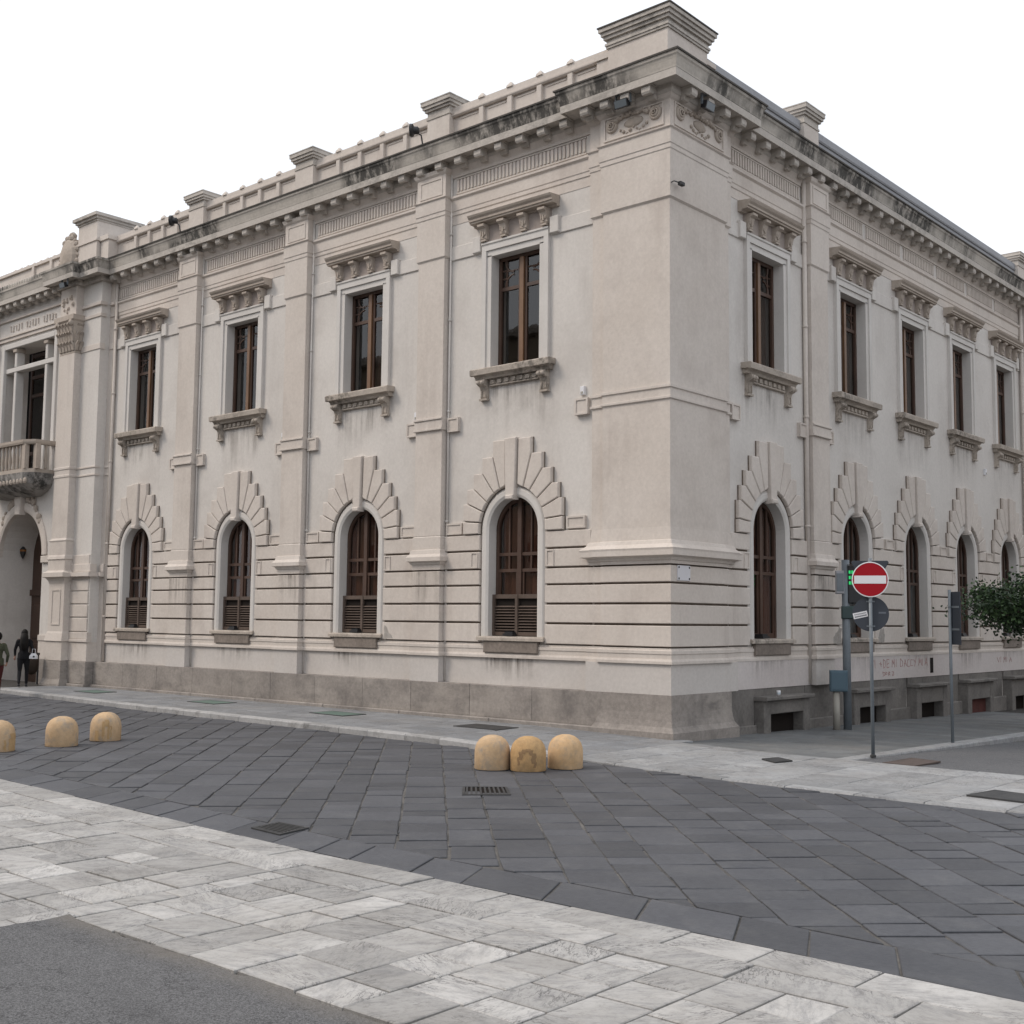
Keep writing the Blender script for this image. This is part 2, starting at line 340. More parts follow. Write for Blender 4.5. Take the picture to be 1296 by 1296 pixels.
def fullpath(pil=True, base=WN, step=True, lend=20.75):
    lv = [(0, 1.66, 0)] + ([(1.66, 2.0, -.1)] if step else [(1.66, 2.0, 0)])
    rv = [(0, 2.1, 0)] + ([(2.1, 2.4, -.1)] if step else [(2.1, 2.4, 0)]) + [(20.6, REND, 0)]
    if pil:
        lv += [(c-PH, c+PH, 0) for c in LP]; rv += [(c-PH, c+PH, 0) for c in RP]
    a = stairs('L', lend, 0, lv, base); b = stairs('R', 0, REND, rv, base)
    return a + b[1:]
PIERP = stairs('L', 2.02, 0, [(0, 1.66, 0), (1.66, 2.0, -.1)], WN) + stairs('R', 0, 2.42, [(0, 2.1, 0), (2.1, 2.4, -.1)], WN)[1:]
PIERC = [(-1.66, .2), (-1.66, 0), (0, 0), (0, 2.1), (-.2, 2.1)]

B = thing('corner_palace', 'two-storey pale stucco palace on a street corner with arched ground-floor windows and bracketed cornice', 'building')
def part(name, mb, mat, parent=None, smooth=False, kind=None, tone=None):
    return ob(name, mb.mesh(name, mat, smooth, tone), parent or B, kind=kind)

# ---- wall sheets with openings
AH, AZ, SZ = .70, 4.18, 1.86                 # arch half width, springing, sill
UH, UZ0, UZ1 = .71, 7.72, 10.28              # upper opening
DEP = .46
def wall(f, s0, s1, cs, z0, z1):
    mb = MB(); q = lambda a: (mb.v.extend(a), mb.f.append(tuple(range(len(mb.v)-len(a), len(mb.v)))))
    n = WN
    rect = lambda a, b, c, d: q([(a,n,c),(b,n,c),(b,n,d),(a,n,d)])
    edges = [s0]+[v for c in cs for v in (c-AH, c+AH)]+[s1]
    for i in range(0, len(edges), 2): rect(edges[i], edges[i+1], z0, z1)
    for c in cs:
        rect(c-AH, c+AH, z0, SZ); K = 18
        arc = [(c-AH*math.cos(PI*i/K), AZ+AH*math.sin(PI*i/K)) for i in range(K+1)]
        zt = 5.2
        for i in range(K): q([(arc[i][0],n,arc[i][1]),(arc[i+1][0],n,arc[i+1][1]),(arc[i+1][0],n,zt),(arc[i][0],n,zt)])
        rect(c-AH, c+AH, zt, UZ0); rect(c-AH, c+AH, UZ1, z1)
        if UH > AH: pass
        prof = [(c-AH, SZ)]+arc+[(c+AH, SZ)]
        for i in range(len(prof)):
            a, b = prof[i], prof[(i+1) % len(prof)]
            q([(a[0],n,a[1]),(b[0],n,b[1]),(b[0],n-DEP,b[1]),(a[0],n-DEP,a[1])])
        pr = [(c-AH,UZ0),(c+AH,UZ0),(c+AH,UZ1),(c-AH,UZ1)]
        for i in range(4):
            a, b = pr[i], pr[(i+1) % 4]
            q([(a[0],n,a[1]),(b[0],n,b[1]),(b[0],n-DEP,b[1]),(a[0],n-DEP,a[1])])
    return part('wall', wmb(f, mb), STUC)
wall('L', .2, 21.2, LW, -.3, 12.9)
wall('R', .2, REND, RW, -.8, 12.9)
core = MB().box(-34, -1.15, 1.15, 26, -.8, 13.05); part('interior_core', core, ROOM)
part('roof', MB().box(-34, -.3, .3, 26, 13.08, 13.3), PARG)

# ---- plinth, ledge, dado, base moulding
def slabs(name, f, a, b, n0, n1, z0, z1, mat, step, ch=.006):
    k = max(1, round((b-a)/step)); e = [a+(b-a)*i/k+(random.uniform(-.12, .12) if 0 < i < k else 0) for i in range(k+1)]
    for i in range(k):
        mb = wmb(f, MB().cbox(e[i]+.0018, e[i+1]-.0018, n0, n1+random.uniform(-.004,.004), z0, z1, ch)); part(name, mb, mat, tone=random.random())
slabs('plinth_block', 'L', 1.68, 20.7, -.2, .02, .19, .86, PLIN, 1.75)
slabs('plinth_ledge', 'L', 1.79, 20.7, -.2, .13, -.2, .19, PLIN, 2.6, .02)
for e in [(2.12, 3.3), (5.55, 7.4), (9.5, 11.0), (13.1, 14.5), (16.6, 18.0), (20.1, 20.6)]:
    slabs('plinth_block', 'R', e[0], e[1], -.25, -.14, -.1, .86, PLIR, 1.6)
for c in RW: slabs('plinth_block', 'R', c+.25-1.05 if c > 4.2 else 3.3, c+1.45 if c < 5 else c+1.2, -.25, -.14, .66, .86, PLIR, 3)
led_ = [2.23]+[v for c in RW for v in (c+.25-1.0, c+.25+1.0)]+[20.6]
for i in range(0, len(led_), 2): slabs('plinth_ledge', 'R', led_[i], led_[i+1], -.25, -.08, -.6, .12, PLIR, 2.2, .02)
pp = [(-.08,-.5),(.14,-.5),(.14,.17),(.115,.2),(.07,.27),(.045,.38),(.03,.52),(.03,.86),(-.08,.86)]
part('pier_plinth', sweep(PIERC, pp), PLIN, tone=.5)
part('dado', sweep(fullpath(True, -.19, False), [(-.04,.862),(.012,.862),(.012,1.44),(-.04,1.44)]), DADO)
part('dado_facing', wmb('R', MB().box(2.42, 5.8, -.2, -.13, .862, 1.44).box(6.7, 20.6, -.2, -.13, .862, 1.44)), DADR)
bm_prof = [(-.04,1.44),(.06,1.44),(.06,1.49),(.045,1.53),(.03,1.53),(.03,1.62),(.045,1.63),(.045,1.69),(.02,1.70),(.02,1.735),(-.04,1.735)]
part('base_moulding', sweep(fullpath(True, WN+.02), bm_prof), WARM)

# ---- rusticated courses
CZ = [(1.765,2.16),(2.202,2.563),(2.605,2.96),(3.0,3.31),(3.35,3.71),(3.75,4.08)]
def course(f, a, b, z0, z1, name='rustic_block'):
    if b-a < .05: return
    part(name, wmb(f, MB().cbox(a, b, WN-.02, WN+.075, z0, z1, .012)), WARM)
for f, cs, ps, pier, end in (('L', LW, LP, 2.0, 20.55), ('R', RW, RP, 2.4, 20.6)):
    marks = [pier]+[v for p in ps for v in (p-PH, p+PH)]+[end]
    for i in range(0, len(marks), 2):
        a, b = marks[i], marks[i+1]; inn = [c for c in cs if a < c < b]
        ed = [a]+[v for c in inn for v in (c-.925, c+.925)]+[b]
        for j in range(0, len(ed), 2):
            if ed[j+1]-ed[j] > .06: part('joint_backing', wmb(f, MB().box(ed[j]+.01, ed[j+1]-.01, WN-.02, WN+.012, 1.745, 4.07)), JDIRT)
            for z0, z1 in CZ: course(f, ed[j], ed[j+1], z0, z1)
    for p in ps:                              # pilasters
        lo = [('rustic_block', z0, z1, .0) for z0, z1 in CZ[:4]]
        part('pilaster_core', wmb(f, MB().box(p-PH+.02, p+PH-.02, -.25, -.07, 1.745, 4.095)), JDIRT)
        for nm, z0, z1, n in lo: part('pilaster_block', wmb(f, MB().cbox(p-PH, p+PH, -.22, n, z0, z1, .012)), WARM)
        x0, x1 = p-PH, p+PH
        cp = [(-.02,3.345),(.0,3.345),(.0,3.45),(.03,3.47),(.05,3.52),(.11,3.54),(.11,3.63),(.05,3.70),(.03,3.79),(.0,3.80),(.0,4.08),(-.02,4.10)]
        pth = [W(f, *q)[:2] for q in ((x1,-.2,0),(x1,0,0),(x0,0,0),(x0,-.2,0))]
        if f == 'R': pth = pth[::-1]
        part('pilaster_cap', sweep(pth, cp), WARM)
        sh = [(-.05,4.09),(-.02,4.11),(-.02,10.46),(.015,10.5),(.015,11.44),(.03,11.46),(.03,11.54),(.045,11.56),(.045,11.84),(.08,11.87),(.02,11.89),(.02,12.42),(.06,12.46),(.09,12.54),(-.05,12.54)]
        part('pilaster', sweep(pth, sh), WARM)
        fr = MB()
        for q in ((p-.36,p+.36,.02,.035,11.95,11.99),(p-.36,p+.36,.02,.035,12.33,12.37),(p-.36,p-.32,.02,.035,11.99,12.33),(p+.32,p+.36,.02,.035,11.99,12.33)): fr.box(*q)
        part('frieze_panel_frame', wmb(f, fr), WARM)
        # string band on shaft and its square ends
        sb = MB()
        for z0, z1, n in ((6.50,6.55,.035),(6.55,6.74,.008),(6.74,6.79,.035)): sb.cbox(p-PH-.01, p+PH+.01, -.2, n, z0, z1, .008)
        part('string_band', wmb(f, sb), WARM)
        for sg in (-1, 1):
            c = p+sg*(PH+.22); e = MB().cbox(c-.17, c+.17, -.2, -.13, 6.44, 6.76, .015)
            e.box(c-.17, c+.17, -.13, -.11, 6.44, 6.48).box(c-.17, c+.17, -.13, -.11, 6.72, 6.76).box(c-.17, c-.13, -.13, -.11, 6.48, 6.72).box(c+.13, c+.17, -.13, -.11, 6.48, 6.72)
            part('string_end', wmb(f, e), WARM)
# pier shaft and courses
part('pier_core', sweep(PIERP, [(-.09,1.745),(-.07,1.745),(-.07,4.08),(-.09,4.08)]), JDIRT)
for z0, z1 in CZ[:4]: part('pier_course', sweep(PIERP, [(-.085,z0),(-.01,z0),(0,z0+.012),(0,z1-.012),(-.01,z1),(-.085,z1)]), WARM)
part('pier_cap', sweep(PIERP, [(-.045,3.345),(.0,3.345),(.0,3.40),(.03,3.42),(.05,3.47),(.15,3.50),(.15,3.60),(.16,3.64),(.06,3.72),(.03,3.79),(.0,3.80),(-.02,4.05),(-.02,4.10),(-.045,4.10)]), WARM)
part('pier_shaft', sweep(PIERP, [(-.045,4.09),(-.025,4.1),(-.025,6.5),(.01,6.52),(.01,6.56),(-.018,6.57),(-.018,6.72),(.01,6.74),(.01,6.79),(-.025,6.80),(-.025,10.46),(.015,10.5),(.015,11.44),(.03,11.46),(.03,11.54),(.045,11.56),(.045,11.84),(.08,11.87),(.02,11.9),(.02,12.44),(.06,12.48),(.09,12.54),(-.045,12.54)]), WARM)
for f, s in (('L', 2.25), ('R', 2.62)):
    e = MB().cbox(s-.17, s+.17, -.2, -.12, 6.44, 6.78, .015); c = s
    e.box(c-.17, c+.17, -.12, -.10, 6.44, 6.48).box(c-.17, c+.17, -.12, -.10, 6.74, 6.78).box(c-.17, c-.13, -.12, -.10, 6.48, 6.74).box(c+.13, c+.17, -.12, -.10, 6.48, 6.74)
    part('string_end', wmb(f, e), WARM)
# end pier of the right facade
ep = [(-.2, 20.6), (0, 20.6), (0, REND)]
part('end_pier', sweep(ep, [(-.05,.86),(0,.86),(0,12.54),(-.05,12.54)]), WARM)
part('end_pier_plinth', sweep(ep, [(-.05,-.9),(.08,-.9),(.05,.85),(-.05,.85)]), PLIR, tone=.5)

# ---- entablature: architrave, fluted frieze
AP_ = [(-.04,11.24),(.01,11.24),(.01,11.44),(.03,11.46),(.03,11.54),(.045,11.56),(.045,11.80),(.09,11.84),(.09,11.89),(.02,11.91),(-.04,11.91)]
for pth in ([(-20.7,.2),(-2.0,.2)], [(-.2,2.4),(-.2,20.6)]): part('architrave', sweep(pth, AP_), WARM)
for pth in ([(-20.7,.2),(-2.0,.2)], [(-.2,2.4),(-.2,20.6)]): part('frieze_top', sweep(pth, [(-.04,12.34),(.03,12.34),(.03,12.40),(.06,12.46),(.1,12.537),(-.04,12.537)]), WARM)
fl = MB().ext([(-.01,0),(.035,0),(.035,.28),(-.01,.28)], -.022, .022).mesh('flute', WARM)
def flutes(f, a, b):
    mb = MB(); k = int((b-a)/.105)
    for i in range(k):
        s = a+(i+.5)*(b-a)/k
        mb.box(s-.027, s+.027, WN-.01, WN+.035, 12.0, 12.27)
    part('fluted_frieze', wmb(f, mb), WARM, kind='stuff')
    fr = MB().box(a, b, WN-.01, WN+.03, 11.94, 11.975).box(a, b, WN-.01, WN+.03, 12.285, 12.31)
    part('frieze_border', wmb(f, fr), WARM)
for f, ps, a, b in (('L', LP, 2.1, 20.5), ('R', RP, 2.5, 20.5)):
    ed = [a]+[v for p in ps for v in (p-PH-.08, p+PH+.08)]+[b]
    for i in range(0, len(ed), 2):
        L_ = ed[i+1]-ed[i]; k = max(1, round(L_/(2.2 if f == 'R' else 9)))
        for j in range(k):
            x0 = ed[i]+L_*j/k; x1 = ed[i]+L_*(j+1)/k
            flutes(f, x0+.1, x1-.1)
# wall band beside the upper windows (between window heads and pilasters)
for f, cs, ps, pier, end in (('L', LW, LP, 2.0, 20.5), ('R', RW, RP, 2.4, 20.6)):
    marks = [pier]+[v for p in ps for v in (p-PH, p+PH)]+[end]
    for i in range(0, len(marks), 2):
        a, b = marks[i], marks[i+1]; inn = [c for c in cs if a < c < b]
        ed = [a]+[v for c in inn for v in (c-1.0, c+1.0)]+[b]
        for j in range(0, len(ed), 2):
            x0, x1 = ed[j], ed[j+1]
            if x1-x0 < .2: continue
            part('wall_band', wmb(f, MB().cbox(x0, x1, WN-.01, WN+.035, 10.40, 10.72, .012)), STUC)
            if j > 0: part('band_stop', wmb(f, MB().cbox(x0, x0+.24, WN, WN+.1, 10.42, 10.78, .012)), STUC)
            if j < len(ed)-2: part('band_stop', wmb(f, MB().cbox(x1-.24, x1, WN, WN+.1, 10.42, 10.78, .012)), STUC)

# ---- cornice
CP = fullpath(False, WN, False, 20.95)
part('cornice_corona', sweep(CP, [(-.1,12.54),(.1,12.54),(.13,12.60),(.13,12.70),(.40,12.70),(.40,12.665),(.42,12.665),(.42,12.82),(-.1,12.82)]), CORN2)
part('cornice_cyma', sweep(CP, [(-.1,12.823),(.425,12.823),(.43,12.86),(.44,12.90),(.455,12.97),(.475,13.03),(.50,13.06),(.505,13.12),(-.1,13.17)]), CORN)
part('cornice_lead', sweep(CP, [(-.1,13.172),(.50,13.125),(.53,13.115),(.535,13.15),(-.1,13.215)]), COPE)
mo = MB().ext([(0,-.02),(.10,-.03),(.2,-.075),(.275,-.07),(.30,-.03),(.30,.06),(.285,.085),(0,.085)], -.1, .1).box(-.125, .125, 0, .33, .087, .118)
mo.ext([(0,-.13),(.07,-.12),(.12,-.06),(.12,-.02),(0,-.02)], -.09, .09)
mo.v = [(x, y*.9, z) for x, y, z in mo.v]
MO = mo.mesh('modillion', CORN2)
def mods(f, a, b, n, step=.62):
    k = round((b-a)/step)
    for i in range(k+1): place('modillion', MO, f, a+(b-a)*i/k, n+.1, 12.58, B)
mods('L', 2.55, 20.3, WN); mods('L', .32, 1.85, 0, .52)
mods('R', 2.95, 20.2, WN, .63); mods('R', .32, 2.2, 0, .6); mods('R', 20.9, 25.5, 0)

# ---- corner frieze relief
def relief(f, a, b):
    mb = MB()
    for q in ((a,b,11.95,11.985),(a,b,12.40,12.43),(a,a+.035,11.985,12.40),(b-.035,b,11.985,12.40)): mb.box(q[0],q[1],.01,.045,q[2],q[3])
    part('frieze_panel_frame', wmb(f, mb), WARM)
    c = (a+b)/2
    for sx in (a+.2, b-.2):
        g = MB()
        for r_, y_ in ((.115,.02),(.07,.06),(.03,.1)):
            K = 14; rr = r_*.32
            L_ = [[(sx+(r_+rr*math.cos(v))*math.cos(u_), y_+rr*math.sin(v)*1.4, 12.24+(r_+rr*math.cos(v))*math.sin(u_)) for v in [2*PI*k/6 for k in range(6)]] for u_ in [2*PI*k/K for k in range(K+1)]]
            g.loops(L_, False, False)
        part('rosette', wmb(f, g), TRIM, smooth=True)
    h = MB(); K = 15
    for i in range(K):
        t_ = i/(K-1); x = a+.33+(b-a-.66)*t_; z = 12.33+.05*math.sin(t_*PI)+random.uniform(-.025,.025)
        h.sphere((x, .045, z), random.uniform(.035,.06), 7, 5)
    for i in range(9):
        t_ = i/8; x = c-.32+.64*t_; z = 12.05+.05*math.cos(t_*PI*4)
        h.sphere((x, .03, z), random.uniform(.025,.042), 6, 5)
    h.sphere((c, .02, 12.2), .15, 10, 6, (1.6, .25, .7))
    part('garland', wmb(f, h), TRIM, smooth=True)
relief('L', .12, 1.58); relief('R', .12, 1.95)

# ---- voussoirs around the arches
R0 = .925
ang = [None, 69, 57.5, 40.5, 25.8, 10.4]
def on(a): return (R0*math.cos(math.radians(a)), AZ+R0*math.sin(math.radians(a)))
outr = [(.55,5.77),(.86,5.43),(1.11,5.10),(1.30,4.78),(1.41,4.39)]
V = []
V.append([(.155,5.12),(.24,AZ+math.sqrt(R0**2-.24**2)),on(69),(.55,5.77),(.55,6.12),(.175,6.12)])
for i in range(1, 5):
    a0, a1 = ang[i], ang[i+1]; p0, p1 = outr[i-1], outr[i]
    V.append([on(a1), p1, (p1[0], p0[1]), p0, on(a0), on((a0+a1)/2)])
V.append([(R0,4.095),(1.42,4.095),(1.42,4.39),on(10.4),on(5),(R0,AZ)])
VM = []; VB = []
for i, p in enumerate(V):
    for sg in (1, -1):
        pl = inset([(sg*x, z) for x, z in p], .011)
        VM.append(MB().prism(pl, -.01, .11, .016).mesh('voussoir', WARM))
        VB.append(MB().prism(inset([(sg*x, z) for x, z in p], .003), -.01, .03, .002).mesh('voussoir_joint', JDIRT))
KEY = MB().prism([(-.125,4.86),(.125,4.86),(.165,6.13),(-.165,6.13)], -.01, .16, .015).prism([(-.11,4.80),(.11,4.80),(.118,4.9),(-.118,4.9)], -.01, .19, .02).mesh('keystone', WARM)
SMB = MB().cbox(-.24,.24,-.01,.05,-.12,.13,.01).box(-.24,.24,.05,.07,-.12,-.085).box(-.24,.24,.05,.07,.095,.13).box(-.24,-.2,.05,.07,-.085,.095).box(.2,.24,.05,.07,-.085,.095).mesh('framed_tablet', WARM)
TAB = MB().box(-.1,.1,.0,.018,-.17,-.145).box(-.1,.1,.0,.018,.145,.17).box(-.1,-.075,.0,.018,-.145,.145).box(.075,.1,.0,.018,-.145,.145).mesh('framed_panel', WARM)
for f, cs, lim in (('L', LW, (2.0, 20.5)), ('R', RW, (2.4, 20.6))):
    ps = LP if f == 'L' else RP
    for c in cs:
        for me in VM: place('voussoir', me, f, c, WN, 0, B)
        for me in VB: place('voussoir_joint', me, f, c, WN, 0, B)
        place('keystone', KEY, f, c, WN, 0, B)
        for sg in (-1, 1):
            x = c+sg*1.72
            if all(abs(x-p) > PH+.2 for p in ps) and lim[0]+.2 < x < lim[1]-.2 and not (f == 'R' and sg > 0 and c > 8 and c < 18): place('framed_tablet', SMB, f, x, WN, 4.24, B)
            place('framed_panel', TAB, f, c+sg*1.07, WN+.075, 3.53, B)

# ---- arched windows
def archstrip(prof, z0, K=22):     # prof list of (r,y): swept up jamb, round arch, down
    mb = MB(); L_ = []
    def ring(fx, fz): return [(fx(r), y, fz(r)) for r, y in prof]
    L_.append([(-r, y, z0) for r, y in prof])
    for i in range(K+1):
        a = PI-PI*i/K; L_.append([(r*math.cos(a), y, AZ+r*math.sin(a)) for r, y in prof])
    L_.append([(r, y, z0) for r, y in prof])
    return mb.loops(L_)
SUR = archstrip([(AH-.01,-.44),(AH-.01,.03),(AH+.05,.06),(AH+.15,.06),(AH+.19,.03),(AH+.222,.0),(AH+.222,-.02),(AH+.02,-.02),(AH+.02,-.44)], SZ+.02).mesh('surround', WHIT)
SIL = MB().ext([(-.42,-.02),(.09,-.02),(.09,-.05),(.14,-.06),(.14,-.0),(.12,.03),(-.42,.045)], -.94, .94).mesh('sill', SILL)
SBL = MB().cbox(-.76,.76,-.02,.11,-.31,-.065,.012).mesh('sill_block', stone('grimy_stone', (.16,.135,.115), (.27,.23,.2), 2.2, streak=.5, streak_col=(.08,.07,.06), bump=.5, fine=.35))
def arched_wood():
    mb = archstrip([(AH-.02,-0.29),(AH-.02,-0.2),(AH-.10,-0.2),(AH-.10,-0.29)], SZ+.02)
    mb.box(-.055,.055,-0.28,-0.18,SZ+.02,4.84)
    for z in (3.27, 3.62): mb.box(-.62,.62,-0.275,-0.205,z,z+.07)
    for sx in (-1,1):
        mb.box(sx*.31-.02, sx*.31+.02,-0.27,-0.21,3.69,4.71).box(sx*.31-.02, sx*.31+.02,-0.27,-0.21,3.34,3.62)
        a,b = sorted((sx*.055,sx*.6)); mb.box(a,b,-0.27,-0.215,SZ+.02,SZ+.15)
        mb.box(*sorted((sx*.07,sx*.115)),-0.27,-0.215,SZ+.15,3.27).box(*sorted((sx*.555,sx*.6)),-0.27,-0.215,SZ+.15,3.27)
    return mb
AW = arched_wood().mesh('casement', WOOD)
def arched_pane(y, r, z0, name, mat):
    mb = MB(); K = 18
    p = [(-r, z0)]+[(-r*math.cos(PI*i/K), AZ+r*math.sin(PI*i/K)) for i in range(K+1)]+[(r, z0)]
    mb.v = [(x, y, z) for x, z in p]; mb.f = [tuple(range(len(p)))]; return mb.mesh(name, mat)
AP = arched_pane(-.245, AH-.06, SZ+.03, 'pane', GLAS)
def curtain(x0, x1, y, z0, z1, seed):
    rnd = random.Random(seed); mb = MB(); K = 28; ph = rnd.random()*6
    top = [(x0+(x1-x0)*i/K, y+.03*math.sin(i*1.35+ph)+.012*math.sin(i*2.7), z1) for i in range(K+1)]
    mb.loops([[(x, yy, z0) for x, yy, _ in top], top], False, False, False); return mb
LV = MB().box(-.69,-.63,-.16,-.10,SZ+.05,2.79).box(.63,.69,-.16,-.10,SZ+.05,2.79).box(-.035,.035,-.16,-.095,SZ+.05,2.79)
for sx in (-1, 1):
    a, b = sorted((sx*.035, sx*.63)); LV.box(a,b,-.16,-.11,SZ+.05,SZ+.13).box(a,b,-.16,-.11,2.70,2.79)
LVM = LV.mesh('shutter_frame', LOUV)
SLT = MB().quadbox([(-.29,-.02,-.012),(.29,-.02,-.012),(.29,.02,-.032),(-.29,.02,-.032),(-.29,-.02,.0),(.29,-.02,.0),(.29,.02,-.02),(-.29,.02,-.02)]).mesh('shutter_slat', LOUV)
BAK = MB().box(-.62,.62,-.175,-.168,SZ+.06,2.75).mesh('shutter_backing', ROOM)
LAMPB = MB().box(-.14,.14,-.12,.12,0,.05).box(-.11,.11,-.09,.09,.05,.09).mesh('sill_lamp', BLACKM)
def sub(name, me, par, loc=(0,0,0)): return ob(name, me, par, loc)
for f, cs in (('L', LW), ('R', RW)):
    for i, c in enumerate(cs):
        w = place('arched_window', SUR, f, c, WN, 0, B)
        sub('sill', SIL, w, (0,0,SZ)); sub('sill_block', SBL, w, (0,0,SZ)); sub('casement', AW, w); sub('pane', AP, w)
        cm = curtain(-.6, .6 if f == 'L' else (.05 if (i % 2) else .6), -.33, SZ+.05, 4.7, i*3+(f == 'R')).mesh('curtain', BROWN)
        if f == 'L' or i in (0, 3): sub('curtain', cm, w)
        else: sub('reflection_sheet', curtain(-.6, .6, -.36, SZ+.05, 4.7, 60+i).mesh('reflection_sheet', BLUEC), w)  # sheet added behind the pane, coloured like bluish reflection in the glass
        if f == 'L':
            sub('shutter_frame', LVM, w); sub('shutter_backing', BAK, w)
            for sx in (-1, 1):
                for k in range(9): sub('shutter_slat', SLT, w, (sx*.335, -.128, SZ+.19+k*.062))
        if f == 'R' and i == 2:
            sub('paper_sheet', MB().box(.05,.55,-.24,-.236,SZ+.35,3.0).mesh('paper_sheet', PAPER), w)
for c in LW+RW:
    f = 'L' if c in LW else 'R'
    o = thing('sill_floodlight', 'flat black lamp lying on the %s sill of an arched window' % 'stone', 'lamp', W(f, c+(.12 if f == 'L' else -.2), WN-.08, SZ+.045), ROT[f], 'lamps on the arched window sills', LAMPB)

# ---- upper windows
USUR = MB()
for sx in (-1, 1): USUR.ext([(0,0)]*0 or [(-.44,UZ0),(.05,UZ0),(.05,UZ1+.01),(-.44,UZ1+.01)], *sorted((sx*(UH-.015), sx*(UH+.12)))).ext([(-.02,UZ0),(.085,UZ0),(.085,UZ1+.12),(-.02,UZ1+.12)], *sorted((sx*(UH+.12), sx*(UH+.25))))
USUR.ext([(-.44,UZ1-.015),(.05,UZ1-.015),(.05,UZ1+.12),(-.44,UZ1+.12)], -UH-.115, UH+.115).ext([(-.02,UZ1+.122),(.085,UZ1+.122),(.085,UZ1+.25),(.11,UZ1+.27),(.11,UZ1+.31),(-.02,UZ1+.31)], -UH-.25, UH+.25)
USUR = USUR.mesh('upper_window', WHIT)
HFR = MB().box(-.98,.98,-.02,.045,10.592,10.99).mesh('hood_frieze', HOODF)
HOD = MB().ext([(-.02,10.99),(.08,10.99),(.10,11.03),(.24,11.035),(.24,11.07),(.27,11.08),(.27,11.13),(.31,11.17),(.33,11.21),(-.02,11.235)], -1.2, 1.2).mesh('hood', TRIM)
CNS = MB().ext([(0,-.3),(.06,-.3),(.085,-.27),(.085,-.2),(.13,-.06),(.2,-.02),(.2,.03),(0,.03)], -.095, .095).box(-.07,-.045,.085,.115,-.2,-.06).box(.045,.07,.085,.115,-.2,-.06).box(-.075,.075,.0,.1,-.34,-.3).box(-.02,.02,.09,.12,-.24,-.1).mesh('console', TRIM)
USL = MB().ext([(-.44,7.62),(.17,7.60),(.20,7.575),(.255,7.585),(.265,7.70),(.24,7.725),(-.44,7.735)], -1.12, 1.12).ext([(-.02,7.50),(.13,7.50),(.15,7.55),(.19,7.575),(.19,7.605),(-.02,7.605)], -1.06, 1.06).mesh('sill', SILL)
APR = MB().box(-.72,.72,-.01,.04,7.33,7.5).box(-.7,.7,.04,.07,7.34,7.37)
for k in range(7): APR.box(-.6+.2*k-.055, -.6+.2*k+.055, .03, .085, 7.385, 7.47)
APR = APR.mesh('apron', SILL)
BRK = MB().ext([(0,-.42),(.05,-.42),(.07,-.38),(.06,-.26),(.10,-.16),(.17,-.13),(.19,-.06),(.16,0),(0,0)], -.1, .1).box(-.115,.115,0,.1,-.46,-.42).box(-.07,-.05,.06,.09,-.38,-.24).box(.05,.07,.06,.09,-.38,-.24)
BRK.sphere((-.06,.19,-.08),.05,8,6).sphere((.06,.19,-.08),.05,8,6)
BRK = BRK.mesh('bracket', SILL)
def uwood():
    mb = MB(); a = UH-.02
    for sx in (-1,1):
        mb.box(*sorted((sx*a,sx*(a-.08))),-0.29,-0.2,UZ0+.02,UZ1-.02)
        mb.box(*sorted((sx*.06,sx*.12)),-0.28,-0.215,UZ0+.02,UZ1-.1)
        mb.box(*sorted((sx*.12,sx*(a-.08))),-0.28,-0.215,9.50,9.58).box(*sorted((sx*.12,sx*(a-.08))),-0.28,-0.215,UZ0+.02,UZ0+.14)
        # curved glazing bars of the upper light
        x0, x1 = .12, a-.08; zc = 9.58; zt = UZ1-.1; w_ = x1-x0
        for cz, s2 in ((zc,1),(zt,-1)):
            L_ = []
            for k in range(9):
                an = PI/2*k/8; L_.append((sx*(x0+w_*.42+w_*.5*math.sin(an)-w_*.1), -0.245, cz+s2*.27*math.cos(an)*1.0))
            mb.tube(L_, .021, 5)
        mb.tube([(sx*(x1-.13),-0.245,zc),(sx*(x1-.13),-0.245,zt)], .02, 5)
        for z in (zc+.2, zc+.38): mb.tube([(sx*(x1-.13),-0.245,z),(sx*x1,-0.245,z)], .02, 5)
        mb.tube([(sx*x0,-0.245,(zc+zt)/2+.06),(sx*(x1-.13),-0.245,(zc+zt)/2+.06)], .018, 5)
    mb.box(-a,a,-0.29,-0.2,UZ1-.1,UZ1-.02); return mb
UWD = uwood().mesh('casement', WOOD); UMU = MB().box(-.055,.055,-0.29,-0.17,UZ0+.02,UZ1-.1).box(-.03,.03,-0.18,-.28,UZ0+.02,UZ1-.12).mesh('mullion', WOOD2)
UPN = MB(); UPN.v = [(-UH+.05,-.247,UZ0+.05),(UH-.05,-.247,UZ0+.05),(UH-.05,-.247,UZ1-.05),(-UH+.05,-.247,UZ1-.05)]; UPN.f = [(0,1,2,3)]; UPN = UPN.mesh('pane', GLAS)
for f, cs in (('L', LW), ('R', RW)):
    for i, c in enumerate(cs):
        w = place('upper_window', USUR, f, c, WN, 0, B)
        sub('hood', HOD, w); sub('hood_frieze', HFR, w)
        for x in (-.87, -.29, .29, .87): sub('console', CNS, w, (x, .045, 10.955))
        sub('sill', USL, w); sub('apron', APR, w)
        for x in (-.86, .86): sub('bracket', BRK, w, (x, 0, 7.5))
        sub('casement', UWD, w); sub('mullion', UMU, w); sub('pane', UPN, w)
        if f == 'R' or i in (1, 2):
            sub('curtain', curtain(-.62, .62 if f == 'R' and i < 3 else .1, -.38, UZ0+.05, 9.6 if f == 'R' else 10.1, 31+i).mesh('curtain', CURT), w)
